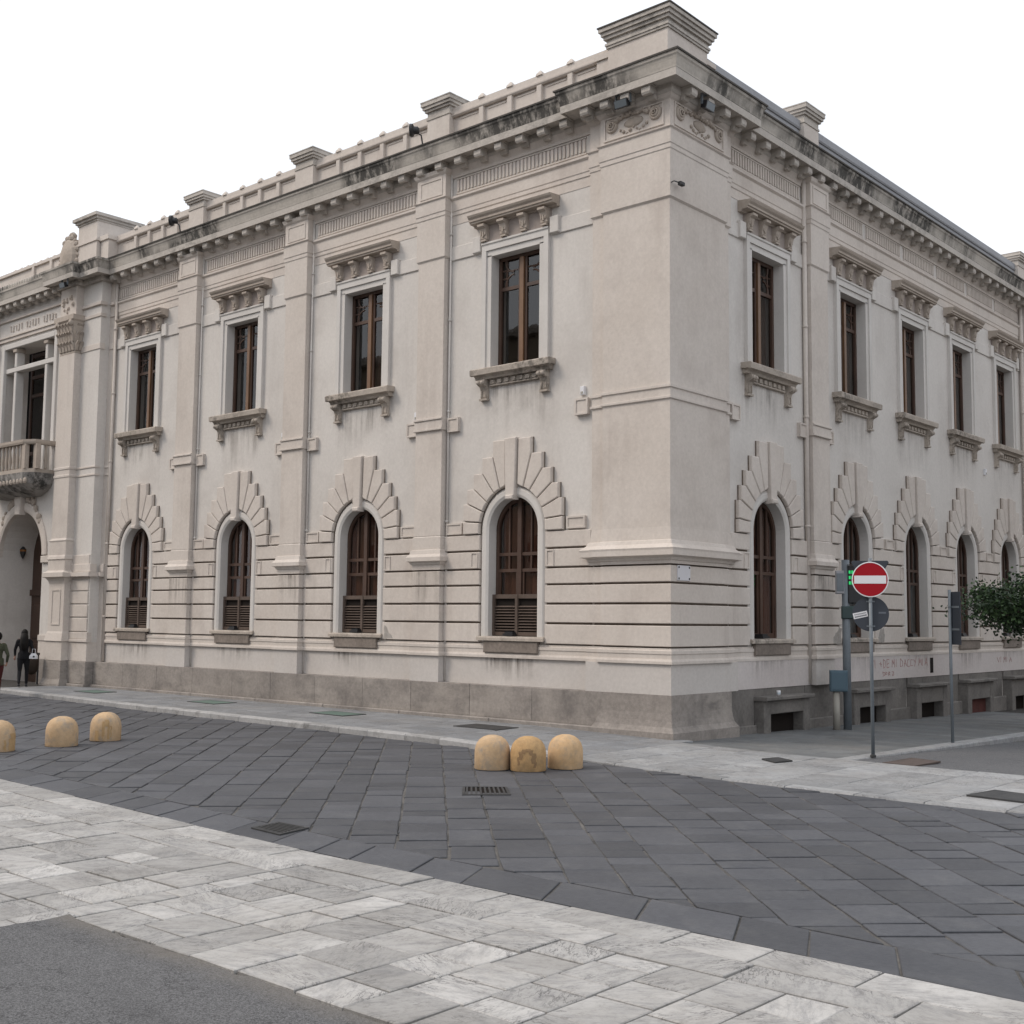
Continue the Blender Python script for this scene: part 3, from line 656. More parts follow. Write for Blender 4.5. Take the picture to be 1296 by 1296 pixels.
# ---- rain stains under the sills
def stainmat():
    M, t, b = nodes('rain_stain'); b.inputs['Base Color'].default_value = (.2,.175,.155,1); b.inputs['Roughness'].default_value = .95; b.inputs['Specular IOR Level'].default_value = .1
    tc = N(t, 'ShaderNodeTexCoord'); sx = N(t, 'ShaderNodeSeparateXYZ'); t.links.new(tc.outputs['Generated'], sx.inputs[0])
    st_ = ramp(t, noise(t, pos(t, (5.5, 5.5, .35)), 1.4, 7, .65), .42, .72)
    br = ramp(t, noise(t, pos(t, (1, 1, 1)), 1.3, 4, .6), .35, .65)
    up_ = N(t, 'ShaderNodeMath', operation='POWER'); t.links.new(sx.outputs['Z'], up_.inputs[0]); up_.inputs[1].default_value = 1.7
    xc = N(t, 'ShaderNodeMath', operation='PINGPONG'); t.links.new(sx.outputs['X'], xc.inputs[0]); xc.inputs[1].default_value = .5
    xe = ramp(t, xc.outputs[0], 0, .12); f_ = None
    for k in (st_, br, up_.outputs[0], xe):
        if f_ is None: f_ = k; continue
        mm = N(t, 'ShaderNodeMath', operation='MULTIPLY'); t.links.new(f_, mm.inputs[0]); t.links.new(k, mm.inputs[1]); f_ = mm.outputs[0]
    mm = N(t, 'ShaderNodeMath', operation='MULTIPLY'); t.links.new(f_, mm.inputs[0]); mm.inputs[1].default_value = .95; mm.use_clamp = True
    t.links.new(mm.outputs[0], b.inputs['Alpha']); return M
RAIN = stainmat()
def stainme(hw, h): 
    m_ = MB(); m_.v = [(-hw,0,-h),(hw,0,-h),(hw,.0004,0),(-hw,.0004,0)]; m_.f = [(0,1,2,3)]; return m_.mesh('rain_stain', RAIN)
RS1, RS2, RS3 = stainme(1.15, 1.5), stainme(.95, .62), stainme(.5, 1.3)
for f, cs in (('L', LW), ('R', RW)):
    for c in cs:
        place('rain_stain', RS1, f, c, WN+.0015, 7.5, B)
        place('rain_stain', RS2, f, c, -.174 if f == 'L' else -.1275, 1.435, B)
for f, p_ in [('L', q) for q in LP]+[('R', q) for q in RP]: place('rain_stain', RS3, f, p_, .0015, 3.31, B)
# ---- downpipes
def pipe(f, s, n, r=.055, mat=PIPE):
    mb = MB().tube([W(f, s, n, .9), W(f, s, n, 12.5)], r, 10)
    for z in (2.2, 4.4, 6.9, 9.0, 11.0): mb.tube([W(f, s, n, z), W(f, s, n, z+.05)], r+.012, 10)
    part('downpipe', mb, mat, smooth=True)
for p in LP: pipe('L', p-PH-.035, -.172, .026, STUC)
pipe('L', 20.42, -.12, .045, WARM)
pipe('R', RP[0]-PH-.06, -.135, .055, WARM); pipe('R', 20.45, -.1, .06, WARM)

# ---- parapet
PPF = [(-.2,13.15),(.0,13.15),(.0,13.86),(-.2,13.86)]
Lpar = [(-20.95, .27), (-1.5, .27)]; Rpar = [(-.27, 1.5), (-.27, 20.9)]
part('parapet', sweep(Lpar, [(-.25,13.1),(-.06,13.1),(-.06,13.87),(-.25,13.87)]), WARM)
part('parapet_rail', sweep(Lpar, [(-.27,13.872),(.0,13.872),(.03,13.9),(.035,13.93),(.0,13.945),(.0,14.1),(-.27,14.12)]), WARM)
part('parapet_base', sweep(Lpar, [(-.25,13.1),(.02,13.1),(.02,13.38),(-.25,13.38)]), WARM)
part('parapet_wall', sweep(Rpar, [(-.25,13.1),(-.03,13.1),(-.03,13.80),(-.25,13.80)]), PARG)
part('parapet_rail', sweep(Rpar, [(-.25,13.802),(.0,13.802),(.02,13.84),(.0,13.86),(.0,14.02),(-.25,14.04)]), PARG)
ANT = MB().loops([[(-.09,-.1,0),(.09,-.1,0),(.09,.03,0),(-.09,.03,0)],[(-.08,-.09,.05),(.08,-.09,.05),(.08,.02,.05),(-.08,.02,.05)],[(-.02,-.05,.12),(.02,-.05,.12),(.02,-.02,.12),(-.02,-.02,.12)]]).mesh('antefix', WARM)
PST = MB().cbox(-.07,.07,-.1,.02,13.38,13.875,.01).mesh('parapet_post', WARM)
PAN = MB().box(-.27,.27,-.07,-.045,13.8,13.83).mesh('parapet_panel', WARM)
peds = [1.85]+LP+[20.9]
for i in range(len(peds)-1):
    a, b = peds[i]+(.4 if i else .0), peds[i+1]-.42; k = 5
    for j in range(1, k):
        s = a+(b-a)*j/k
        place('parapet_post', PST, 'L', s, -.27, 0, B); place('antefix', ANT, 'L', s, -.27, 14.09, B)
    for j in range(k): place('parapet_panel', PAN, 'L', a+(b-a)*(j+.5)/k, -.27, 0, B)
PED = MB().box(-.36,.36,-.5,.07,13.1,13.95).mesh('pedestal', WARM)
PCP = MB()
for h0, h1, e in ((13.95,14.0,.02),(14.0,14.14,.0),(14.14,14.2,.05),(14.2,14.27,.09),(14.27,14.36,.12),(14.36,14.385,.13)): PCP.box(-.36-e,.36+e,-.5-e,.07+e,h0,h1)
PCP = PCP.mesh('pedestal_cap', CORN2)
for f, ps in (('L', LP), ('R', RP+[20.95])):
    for p in ps:
        q = place('pedestal', PED, f, p, -.24, 0, B); sub('pedestal_cap', PCP, q)
# corner attic block
part('corner_attic', MB().box(-1.62,-.15,.15,1.62,13.1,14.02), WARM)
ca = MB()
for h0, h1, e in ((14.02,14.07,.03),(14.07,14.12,.05),(14.12,14.2,.02),(14.2,14.27,.07),(14.27,14.35,.11),(14.35,14.43,.15)): ca.box(-1.62-e,-.15+e,.15-e,1.62+e,h0,h1)
part('corner_attic_cap', ca, CORN2); part('corner_attic_lead', MB().box(-1.79,.02,-.02,1.79,14.432,14.46), COPE)
part('attic_shoulder', MB().box(-1.95,-1.5,.2,.7,13.1,13.86).box(-2.0,-1.45,.16,.7,13.86,13.98), WARM); part('attic_shoulder', MB().box(-.7,-.2,1.5,1.95,13.1,13.8).box(-.7,-.16,1.45,1.98,13.8,13.9), WARM)

# ============================================================ entrance pavilion (left end)
GC = 25.2                                    # gate centre
pav = MB()
part('pavilion_strip', wmb('L', MB().box(20.5, 21.1, -.4, -.1, .86, 12.5)), WARM)
def gatewall():
    mb = MB(); q = lambda a: (mb.v.extend(a), mb.f.append(tuple(range(len(mb.v)-len(a), len(mb.v)))))
    n = .2; R_, zs, K = 1.46, 4.16, 20
    rect = lambda a,b,c,d: q([(a,n,c),(b,n,c),(b,n,d),(a,n,d)])
    lo, hi = 23.45, 26.95; zt = 5.7
    rect(20.75, GC-R_, -.2, zt); rect(GC+R_, 30.5, -.2, zt)
    arc = [(GC-R_*math.cos(PI*i/K), zs+R_*math.sin(PI*i/K)) for i in range(K+1)]
    for i in range(K): q([(arc[i][0],n,arc[i][1]),(arc[i+1][0],n,arc[i+1][1]),(arc[i+1][0],n,zt),(arc[i][0],n,zt)])
    pr = [(GC-R_,-.2)]+arc+[(GC+R_,-.2)]
    for i in range(len(pr)-1):
        a,b = pr[i],pr[i+1]; q([(a[0],n,a[1]),(b[0],n,b[1]),(b[0],n-1.25,b[1]),(a[0],n-1.25,a[1])])
    rect(20.75, lo, zt, 12.6); rect(hi, 30.5, zt, 12.6); rect(lo, hi, zt, 6.7); rect(lo, hi, 11.25, 12.6)
    for a,b in (((lo,6.7),(hi,6.7)),((hi,6.7),(hi,11.25)),((hi,11.25),(lo,11.25)),((lo,11.25),(lo,6.7))):
        q([(a[0],n,a[1]),(b[0],n,b[1]),(b[0],n-.85,b[1]),(a[0],n-.85,a[1])])
    # side return and back of the loggia
    q([(20.75,n,-.2),(20.75,-.3,-.2),(20.75,-.3,12.6),(20.75,n,12.6)])
    return mb
part('pavilion_wall', wmb('L', gatewall()), STUC)
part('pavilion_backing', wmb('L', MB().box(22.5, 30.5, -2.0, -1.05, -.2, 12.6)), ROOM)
for s0, s1 in ((23.5, 26.9),):
    d = MB().box(s0,s0+.1,-.78,-.7,6.7,11.25).box(s1-.1,s1,-.78,-.7,6.7,11.25).box((s0+s1)/2-.06,(s0+s1)/2+.06,-.78,-.68,6.7,11.25)
    for z in (6.7, 7.7, 9.7, 10.35, 11.1): d.box(s0+.1,s1-.1,-.77,-.71,z,z+.12)
    dd = part('balcony_door', wmb('L', d), WOOD)
    g = MB(); g.v = [W('L',*v) for v in ((s0+.05,-.745,6.8),(s1-.05,-.745,6.8),(s1-.05,-.745,11.2),(s0+.05,-.745,11.2))]; g.f = [(0,1,2,3)]
    part('pane', g, GLAS, dd)
# loggia mullions, transom and surround
for a in (24.07, 26.17):
    part('loggia_mullion', wmb('L', MB().cbox(a,a+.16,-.1,.17,6.72,10.40,.015)), WHIT)
    part('loggia_mullion', wmb('L', MB().cbox(a,a+.16,-.1,.17,10.58,11.24,.015)), WHIT)
    part('mullion_cap', wmb('L', MB().cbox(a-.05,a+.21,-.1,.22,11.08,11.2,.015)), TRIM)
part('loggia_transom', wmb('L', MB().cbox(23.46,26.94,-.1,.18,10.41,10.57,.015)), WHIT)
part('loggia_surround', wmb('L', MB().cbox(23.3,23.5,.15,.26,6.72,11.4,.015).cbox(26.9,27.1,.15,.26,6.72,11.4,.015).cbox(23.503,26.897,.15,.26,11.22,11.4,.015)), WHIT)
part('inscription_band', wmb('L', MB().box(22.75,27.6,.18,.26,11.5,11.62).box(22.75,27.6,.18,.30,11.62,11.66).box(22.75,27.6,.18,.27,12.2,12.26)), WARM)
ins = MB()
for k, s in enumerate([23.6+.19*i for i in range(17)]):
    if k in (5, 11): continue
    h = random.uniform(.16,.22); ins.box(s-.05,s-.03,.2,.235,11.82,11.82+h); ins.box(s-.03,s+.05,.2,.235,11.82+(0 if k % 2 else h-.03),11.85+(0 if k % 2 else h-.03))
part('carved_frieze', wmb('L', ins), WARM)
# stepped piers of the pavilion: wide block then applied pilaster with foliate capital, both sides of the gate
def pav_pier(sa, sb, sc, sd_):
    bl = [('L', sa, sb, .205, .235)]
    for z0, z1 in CZ: part('rustic_block', wmb('L', MB().cbox(min(sa,sb), max(sa,sb), .19, .235, z0, z1, .012)), WARM)
    lo, hi = min(sc,sd_), max(sc,sd_)
    prof = [(-.02,-.2),(.14,-.2),(.13,.15),(.07,.3),(.05,.8),(.05,.86),(.03,.87),(.03,1.44),(.07,1.46),(.05,1.55),(.02,1.7),(.0,1.75),(.0,3.2),(.03,3.3),(.08,3.38),(.17,3.42),(.17,3.55),(.05,3.62),(.05,3.95),(.08,3.97),(.06,4.05),(.03,4.1),(.03,4.5),(.05,4.55),(.0,4.62),(.0,6.5),(.02,6.52),(.02,6.58),(.0,6.6),(.0,6.74),(.02,6.76),(.02,6.82),(.0,6.84),(.0,10.4),(-.02,10.42)]
    pth = [W('L',*v)[:2] for v in ((hi,.2,0),(hi,.43,0),(lo,.43,0),(lo,.2,0))]
    low = [p for p in prof if p[1] <= .86]
    part('pavilion_plinth', sweep(pth, low+[(-.02,.86)]), PLIN, tone=.5)
    part('pavilion_pilaster', sweep(pth, [(-.02,.862)]+[p for p in prof if p[1] > .86]), WARM)
    part('panel_frame', wmb('L', MB().box(lo+.2,hi-.2,.43,.45,1.95,1.99).box(lo+.2,hi-.2,.43,.45,3.0,3.04).box(lo+.2,lo+.24,.43,.45,1.99,3.0).box(hi-.24,hi-.2,.43,.45,1.99,3.0)), WARM)
    part('capital', wmb('L', MB().loops([[(lo,.2,10.42),(hi,.2,10.42),(hi,.43,10.42),(lo,.43,10.42)],[(lo+.02,.2,10.5),(hi-.02,.2,10.5),(hi-.02,.42,10.5),(lo+.02,.42,10.5)],[(lo-.1,.2,11.4),(hi+.1,.2,11.4),(hi+.1,.55,11.4),(lo-.1,.55,11.4)],[(lo-.14,.2,11.45),(hi+.14,.2,11.45),(hi+.14,.6,11.45),(lo-.14,.6,11.45)],[(lo-.14,.2,11.6),(hi+.14,.2,11.6),(hi+.14,.6,11.6),(lo-.14,.6,11.6)]])), TRIM)
    lf = MB(); rnd = random.Random(5)
    for row, (z, k, h) in enumerate(((10.5,5,.3),(10.78,6,.32),(11.08,5,.28))):
        for i in range(k):
            s = lo+(hi-lo)*(i+.5)/k; yb = .43+.04*row
            lf.loops([[(s-.07,yb,z),(s+.07,yb,z),(s+.06,yb+.03,z),(s-.06,yb+.03,z)],[(s-.085,yb+.02,z+h*.6),(s+.085,yb+.02,z+h*.6),(s+.07,yb+.07,z+h*.6),(s-.07,yb+.07,z+h*.6)],[(s-.05,yb+.07,z+h),(s+.05,yb+.07,z+h),(s+.04,yb+.15,z+h*.92),(s-.04,yb+.15,z+h*.92)],[(s-.03,yb+.13,z+h*.85),(s+.03,yb+.13,z+h*.85),(s+.02,yb+.16,z+h*.75),(s-.02,yb+.16,z+h*.75)]])
        for i in range(2):
            for sd2 in (lo, hi):
                yb = .26+.12*i; ee = -1 if sd2 == lo else 1
                lf.loops([[(sd2,yb-.05,z),(sd2,yb+.05,z),(sd2+ee*.03,yb+.04,z),(sd2+ee*.03,yb-.04,z)],[(sd2+ee*.02,yb-.06,z+h*.6),(sd2+ee*.02,yb+.06,z+h*.6),(sd2+ee*.07,yb+.05,z+h*.6),(sd2+ee*.07,yb-.05,z+h*.6)],[(sd2+ee*.08,yb-.03,z+h),(sd2+ee*.08,yb+.03,z+h),(sd2+ee*.15,yb+.03,z+h*.9),(sd2+ee*.15,yb-.03,z+h*.9)]])
    for s in (lo+.05, hi-.05): lf.sphere((s,.55,11.35),.11,8,6)
    part('capital_foliage', wmb('L', lf), TRIM)
    part('entablature_block', wmb('L', MB().box(lo-.02,hi+.02,.2,.45,11.6,12.54)), WARM)
    og = MB()
    for k in range(14): og.sphere((lo+.15+(hi-lo-.3)*rnd.random(), .45, 11.75+.5*rnd.random()), rnd.uniform(.04,.08), 6, 5)
    part('carved_trophy', wmb('L', og), TRIM)
pav_pier(20.8, 21.85, 21.85, 22.78); pav_pier(28.55, 29.6, 27.62, 28.55)
part('pavilion_plinth', wmb('L', MB().cbox(20.72, 21.86, -.15, .27, .19, .86, .015).cbox(20.66, 21.86, -.15, .34, -.2, .19, .02)), PLIN, tone=.4)
part('pavilion_dado', wmb('L', MB().cbox(20.74, 21.86, -.15, .24, .862, 1.44, .012).cbox(20.7, 21.86, .1, .28, 1.44, 1.53, .012).cbox(20.73, 21.86, .1, .25, 1.53, 1.735, .012)), WARM)
for q in ((3.42,3.55,.36),(3.56,3.80,.27),(6.5,6.56,.225),(6.74,6.8,.225),(10.42,10.6,.225),(11.44,11.54,.235),(11.8,11.9,.27)):
    part('pavilion_string', wmb('L', MB().cbox(20.74-(q[2]-.2), 21.86, .05, q[2], q[0], q[1], .01)), WARM)
    part('pavilion_string', wmb('L', MB().cbox(20.46, 20.735-(q[2]-.2), -.2, q[2]-.3, q[0], q[1], .01)), WARM)
for a_, b_ in ((22.8, 23.73), (26.67, 27.6)):
    part('gate_jamb_plinth', wmb('L', MB().cbox(a_, b_, .1, .25, -.2, .86, .01)), PLIN, tone=.45)
    part('gate_jamb_band', wmb('L', MB().cbox(a_, b_, .1, .235, .862, 1.44, .01).cbox(a_, b_, .1, .26, 1.44, 1.62, .01)), WARM)
    part('gate_impost', wmb('L', MB().cbox(a_, b_+.0, .1, .28, 3.9, 4.12, .015)), WARM)
# arch of the gate
ga = MB(); L_ = []; zs = 4.16; R_ = 1.46
pf = [(R_-.005,.1),(R_-.005,.24),(R_+.08,.27),(R_+.24,.27),(R_+.3,.24),(R_+.3,.19)]
for i in range(25):
    a = PI*i/24; L_.append([(GC+r*math.cos(a), n, zs+r*math.sin(a)) for r, n in pf])
ga.loops(L_)
part('gate_archivolt', wmb('L', ga), WARM)
part('gate_keystone', wmb('L', MB().prism([(GC-.16,5.5),(GC+.16,5.5),(GC+.24,6.2),(GC-.24,6.2)], .19, .4, .02)), WARM)
sp = MB(); rnd = random.Random(8)
for sg in (-1,1):
    for k in range(16):
        t_ = rnd.random(); sp.sphere((GC+sg*(.35+.9*t_), .24, 6.05-.75*t_**2+rnd.uniform(-.1,.1)), rnd.uniform(.06,.12), 7, 5, (1,.7,1))
part('spandrel_carving', wmb('L', sp), TRIM)
gd = MB().box(GC-1.46,GC+1.46,-1.04,-.98,-.1,5.7)
for k in range(2):
    x0 = GC-1.4+k*1.42
    for z0, z1 in ((.3,1.3),(1.45,2.6)): gd.cbox(x0+.15,x0+1.2,-.98,-.93,z0,z1,.03)
gd.box(GC-1.46,GC+1.46,-.98,-.9,2.9,3.1); part('gate_door', wmb('L', gd), WOOD)
# balcony
def bal_outline(o): return [(GC-1.95-o,.2),(GC-1.95-o,.85+o*.6),(GC-1.6-o*.6,1.05+o),(GC+1.6+o*.6,1.05+o),(GC+1.95+o,.85+o*.6),(GC+1.95+o,.2)]
bs = MB().loops([[(x,n,6.05) for x,n in bal_outline(-.75)],[(x,n,6.2) for x,n in bal_outline(-.3)],[(x,n,6.38) for x,n in bal_outline(-.06)],[(x,n,6.52) for x,n in bal_outline(.0)],[(x,n,6.72) for x,n in bal_outline(.04)]])
part('balcony_slab', wmb('L', bs), stone('balcony_stone', (.3,.28,.26), (.4,.38,.36), 1.5, stain=.9, stain_sc=(1.5,1.5,1.5), bump=.4))
o0 = bal_outline(.0); rail = [W('L', x, n, 0)[:2] for x, n in o0]
# path order: travel so that outward is on the right
rail = rail[::-1]
part('balcony_rail', sweep(rail, [(-.14,7.62),(.04,7.62),(.06,7.68),(.06,7.76),(-.14,7.78)]), TRIM)
part('balcony_kerb', sweep(rail, [(-.12,6.722),(.02,6.722),(.02,6.84),(-.12,6.84)]), TRIM)
bp_ = [(.035,0),(.05,.05),(.035,.1),(.06,.28),(.05,.4),(.03,.58),(.03,.66),(.05,.72),(.05,.79)]
BAL = MB().lathe(bp_, n=8).mesh('baluster', TRIM, True); BPO = MB().box(-.1,.1,-.07,.07,0,.785).mesh('balcony_post', TRIM)
for i in range(5):
    (x0,n0),(x1,n1) = o0[i],o0[i+1]; l = math.hypot(x1-x0,n1-n0); k = int(l/.24)
    for j in range(1,k):
        t_ = j/k; 
        place('baluster', BAL, 'L', x0+(x1-x0)*t_-(.05 if i == 4 else (-.05 if i == 0 else 0)), n0+(n1-n0)*t_-.05, 6.838, B)
for x, n in o0[1:5]: place('balcony_post', BPO, 'L', x, n-.06, 6.838, B)
bo = MB(); rnd = random.Random(4)
for k in range(16): bo.sphere((GC-1.7+3.4*k/15, 1.02, 6.46), .09, 7, 5, (1,.6,1.1))
part('balcony_ornament', wmb('L', bo), TRIM)
# pavilion cornice and attic
pc = stairs('L', 30.5, 20.75, [(20.75,21.82,.2),(21.82,22.82,.43),(27.58,28.6,.43)], .2)
pc = pc+[W('L',20.75,-.45,0)[:2]]
part('pavilion_cornice', sweep(pc, [(-.1,12.543),(.1,12.543),(.13,12.60),(.13,12.70),(.40,12.70),(.40,12.665),(.42,12.665),(.42,12.82),(-.1,12.82)]), CORN2)
part('pavilion_cyma', sweep(pc, [(-.1,12.823),(.425,12.823),(.44,12.90),(.455,12.97),(.475,13.03),(.50,13.06),(.505,13.12),(-.1,13.17)]), CORN)
for s in [23.1+.52*i for i in range(9)]: place('modillion', MO, 'L', s, .3, 12.58, B)
part('pavilion_attic', wmb('L', MB().box(21.35,22.5,-1.3,.12,13.1,14.62)), WARM)
pa = MB()
for h0,h1,e in ((14.62,14.68,.03),(14.68,14.76,.08),(14.76,14.86,.15)): pa.box(21.35-e,22.5+e,-1.3-e,.12+e,h0,h1)
part('pavilion_attic_cap', wmb('L', pa), CORN2)
part('attic_string', wmb('L', MB().box(21.3,22.55,-1.3,.16,13.98,14.05).box(20.85,21.3,-.5,.0,13.1,13.95).box(20.8,21.34,-.5,.05,13.95,14.1)), WARM)
part('pavilion_parapet', wmb('L', MB().box(22.5,30.5,-.4,-.02,13.1,13.95).box(22.5,30.5,-.42,.05,13.95,14.05).box(22.5,30.5,-.4,.03,13.1,13.4)), WARM)
for s in (24.4, 25.6): part('parapet_post', wmb('L', MB().cbox(s-.08,s+.08,-.1,.05,13.4,13.96,.01)), WARM)
for k in range(9): place('antefix', ANT, 'L', 23.5+.45*k, -.05, 14.04, B)
# carved shield with volutes beside the attic block
cv = MB(); rnd = random.Random(9)
cv.loops([[(23.0+.5*math.cos(a)*sc, .05+d, 13.75+.62*math.sin(a)*sc) for a in [2*PI*k/14 for k in range(14)]] for sc, d in ((1,-.2),(1,.1),(.8,.2),(.4,.27),(.05,.3))])
for k in range(20):
    a = 2*PI*k/20; cv.sphere((23.0+.5*math.cos(a), .12, 13.75+.62*math.sin(a)), rnd.uniform(.06,.13), 7, 5)
for k in range(7): cv.sphere((22.8+.07*k, .1, 14.42+.06*math.sin(k)), .09, 6, 5)
part('carved_shield', wmb('L', cv), TRIM)
cr = MB()
for k in range(22): cr.sphere((23.6+.17*k, .55, 13.24), .085, 6, 5, (.7,.5,1.2))
part('cornice_crest', wmb('L', cr), CORN)

# ---- cellar openings of the right facade
def ZS_(y): return -.016*y
for i, c in enumerate(RW):
    c0 = c+.25; hw = 1.0
    mb = MB().cbox(c0-hw,c0-.72,-.24,.09,-.6,.62,.02).cbox(c0+.72,c0+hw,-.24,.09,-.6,.62,.02).cbox(c0-.72,c0+.72,-.24,.08,ZS_(c0)+.40,.61,.015).cbox(c0-hw-.05,c0+hw+.05,-.24,.19,.62,.70,.015)
    part('cellar_surround', wmb('R', mb), PLIR, tone=.4)
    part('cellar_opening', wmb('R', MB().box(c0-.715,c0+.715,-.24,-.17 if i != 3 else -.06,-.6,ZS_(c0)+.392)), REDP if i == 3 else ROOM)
def ragged(name, f, pts, n, mat):
    q = []
    for i in range(len(pts)):
        a, b2 = pts[i-1], pts[i]
        for k in range(4): q.append((a[0]+(b2[0]-a[0])*k/4+random.uniform(-.04,.04), a[1]+(b2[1]-a[1])*k/4+random.uniform(-.035,.035)))
    part(name, wmb(f, MB().prism(q, n-.01, n, .002)), mat)
MORT = stone('bare_mortar', (.30,.275,.25), (.40,.37,.34), 2.5, bump=.6, fine=.4)
ragged('bare_plaster_patch', 'R', [(6.72,1.77),(7.3,1.77),(7.36,2.14),(7.2,2.15),(7.0,1.95)], -.1225, MORT)
ragged('bare_plaster_patch', 'R', [(9.3,1.78),(9.7,1.78),(9.72,2.1),(9.5,2.14)], -.1225, MORT)
ragged('bare_plaster_patch', 'L', [(7.75,1.78),(8.05,1.78),(8.06,2.1)], -.1225, MORT)
ragged('bare_plaster_patch', 'R', [(6.75,.87),(6.95,.87),(6.9,1.2),(6.76,1.05)], -.128, MORT)
# ---- graffiti on the right dado
LET = {'V':[[(0,1),(.3,0),(.6,1)]],'I':[[(.1,0),(.15,1)]],'+':[[(0,.5),(.5,.5)],[(.25,.2),(.25,.8)]],'A':[[(0,0),(.3,1),(.6,0)],[(.1,.4),(.5,.4)]],'D':[[(0,0),(0,1),(.45,.75),(.45,.2),(0,0)]],'E':[[(.5,1),(0,1),(0,0),(.5,0)],[(0,.5),(.4,.5)]],
       'M':[[(0,0),(.08,1),(.3,.4),(.55,1),(.6,0)]],'C':[[(.5,.9),(.1,.9),(0,.1),(.5,.1)]],'Y':[[(0,1),(.25,.5)],[(.55,1.2),(.15,-.1)]],'N':[[(0,0),(.05,1),(.5,0),(.55,1)]],'O':[[(0,.1),(0,.9),(.4,.9),(.4,.1),(0,.1)]],'R':[[(0,0),(0,1),(.4,.8),(0,.5),(.45,0)]],'S':[[(.45,.95),(0,.75),(.4,.3),(0,.05)]],'2':[[(0,.8),(.3,1),(.4,.6),(0,0),(.5,0)]]}
def graffiti(text, s, z, h, w_, r):
    mb = MB()
    for ch in text:
        if ch != ' ':
            for st in LET[ch]:
                pts = [(s+x*w_*1.3+random.uniform(-.02,.02), -.126, z+y*h+random.uniform(-.02,.02)) for x, y in st]
                for a, b in zip(pts, pts[1:]):
                    dx, dz = b[0]-a[0], b[2]-a[2]; l = math.hypot(dx,dz) or 1; px, pz = -dz/l*r, dx/l*r
                    mb.quadbox([(a[0]-px,-.135,a[2]-pz),(b[0]-px,-.135,b[2]-pz),(b[0]-px,-.1255,b[2]-pz),(a[0]-px,-.1255,a[2]-pz),(a[0]+px,-.135,a[2]+pz),(b[0]+px,-.135,b[2]+pz),(b[0]+px,-.1255,b[2]+pz),(a[0]+px,-.1255,a[2]+pz)])
            s += w_
        else: s += w_*.45
    part('graffiti', wmb('R', mb), GRAF)
graffiti('VI +DE MI DACCY MIA', 8.9, 1.15, .19, .21, .008); graffiti('DOR 2', 9.6, .96, .09, .16, .008); graffiti('VIMIA', 17.6, 1.12, .15, .26, .007)
part('wall_patch', wmb('R', MB().cbox(16.55,17.95,-.17,-.155,1.79,2.16,.004)), PLAQ)
part('vent_slot', wmb('R', MB().box(12.55,12.75,-.13,-.122,.95,1.35)), ROOM)

# ============================================================ ground
def tri_ok(x, y, mar=260):
    d = Vector((x, y, 0))-CAM; w = d.dot(WX)
    if w < .5: return False
    px = 648+1510*d.dot(RX)/w; py = 648-1510*d.dot(UX)/w
    return -mar < px < 1296+mar and py < 1296+mar
g = MB(); ys = [-800, 0, 30, 800]; zz = [-.07, -.07, -.72, -.72]
g.loops([[(-800,y,z),(800,y,z)] for y,z in zip(ys,zz)], False, False, False)
o = ob('ground', g.mesh('ground', GRND)); o['kind'] = 'structure'
def YK(x):                                   # road side edge of the pavement by the palace
    pts = [(-40,-1.6),(-24,-2.35),(-14,-3.0),(-6,-3.25),(0,-3.5),(3,-3.85),(6,-4.02),(10,-3.9),(14,-3.5)]
    for (a,b),(c,d) in zip(pts,pts[1:]):
        if a <= x <= c: return b+(d-b)*(x-a)/(c-a)
    return pts[0][1] if x < -40 else pts[-1][1]
def ZP(x):                                   # pavement height: raised along the palace, flush past the corner
    return .11 if x < -3 else max(.012, .11-(x+3)*.0175)
ROADB = -11.33
def sheet(name, poly, z, mat):
    mb = MB(); mb.v = [(x,y,z) for x,y in poly]; mb.f = [tuple(range(len(poly)))]
    o = ob(name, mb.mesh(name, mat)); o['kind'] = 'structure'; return o
xs = [-40,-24,-14,-6,0,3,6,10,14]
road = sheet('road', [(-40,ROADB+.9)]+[(-12,ROADB+.55),(-4,ROADB+.55),(0,ROADB+.2),(4,ROADB),(14,ROADB)]+[(x,YK(x)+.05) for x in reversed(xs)], -.014, JOIN)
marb = sheet('marble_paving', [(-40,-22),(4.12,-22),(4.12,-14.2),(14,-14.2),(14,ROADB+.03),(-40,ROADB+.9)], -.022, JOIM)
ra = random.Random(17); edge = []
x = 14.0
while x > 4.15: edge.append((x, -14.25+.05*math.sin(x*1.3)**2*ra.random()+.03*ra.random())); x -= ra.uniform(.04,.16)
yy = -14.17
while yy > -22: edge.append((4.1-.05*ra.random()-.04*math.sin(yy*2)**2, yy)); yy -= ra.uniform(.05,.18)
asp = sheet('asphalt_forecourt', [(4.08,-60),(60,-60),(60,-14.17)]+edge, .0115, ASPH)
def clip(poly, a, b, c):                     # keep a*x+b*y+c >= 0
    out = []
    for i in range(len(poly)):
        p, q = poly[i-1], poly[i]; dp, dq = a*p[0]+b*p[1]+c, a*q[0]+b*q[1]+c
        if (dp >= 0) != (dq >= 0):
            t_ = dp/(dp-dq); out.append((p[0]+t_*(q[0]-p[0]), p[1]+t_*(q[1]-p[1])))
        if dq >= 0: out.append(q)
    return out
def area(p): return abs(sum(p[i-1][0]*p[i][1]-p[i][0]*p[i-1][1] for i in range(len(p))))/2
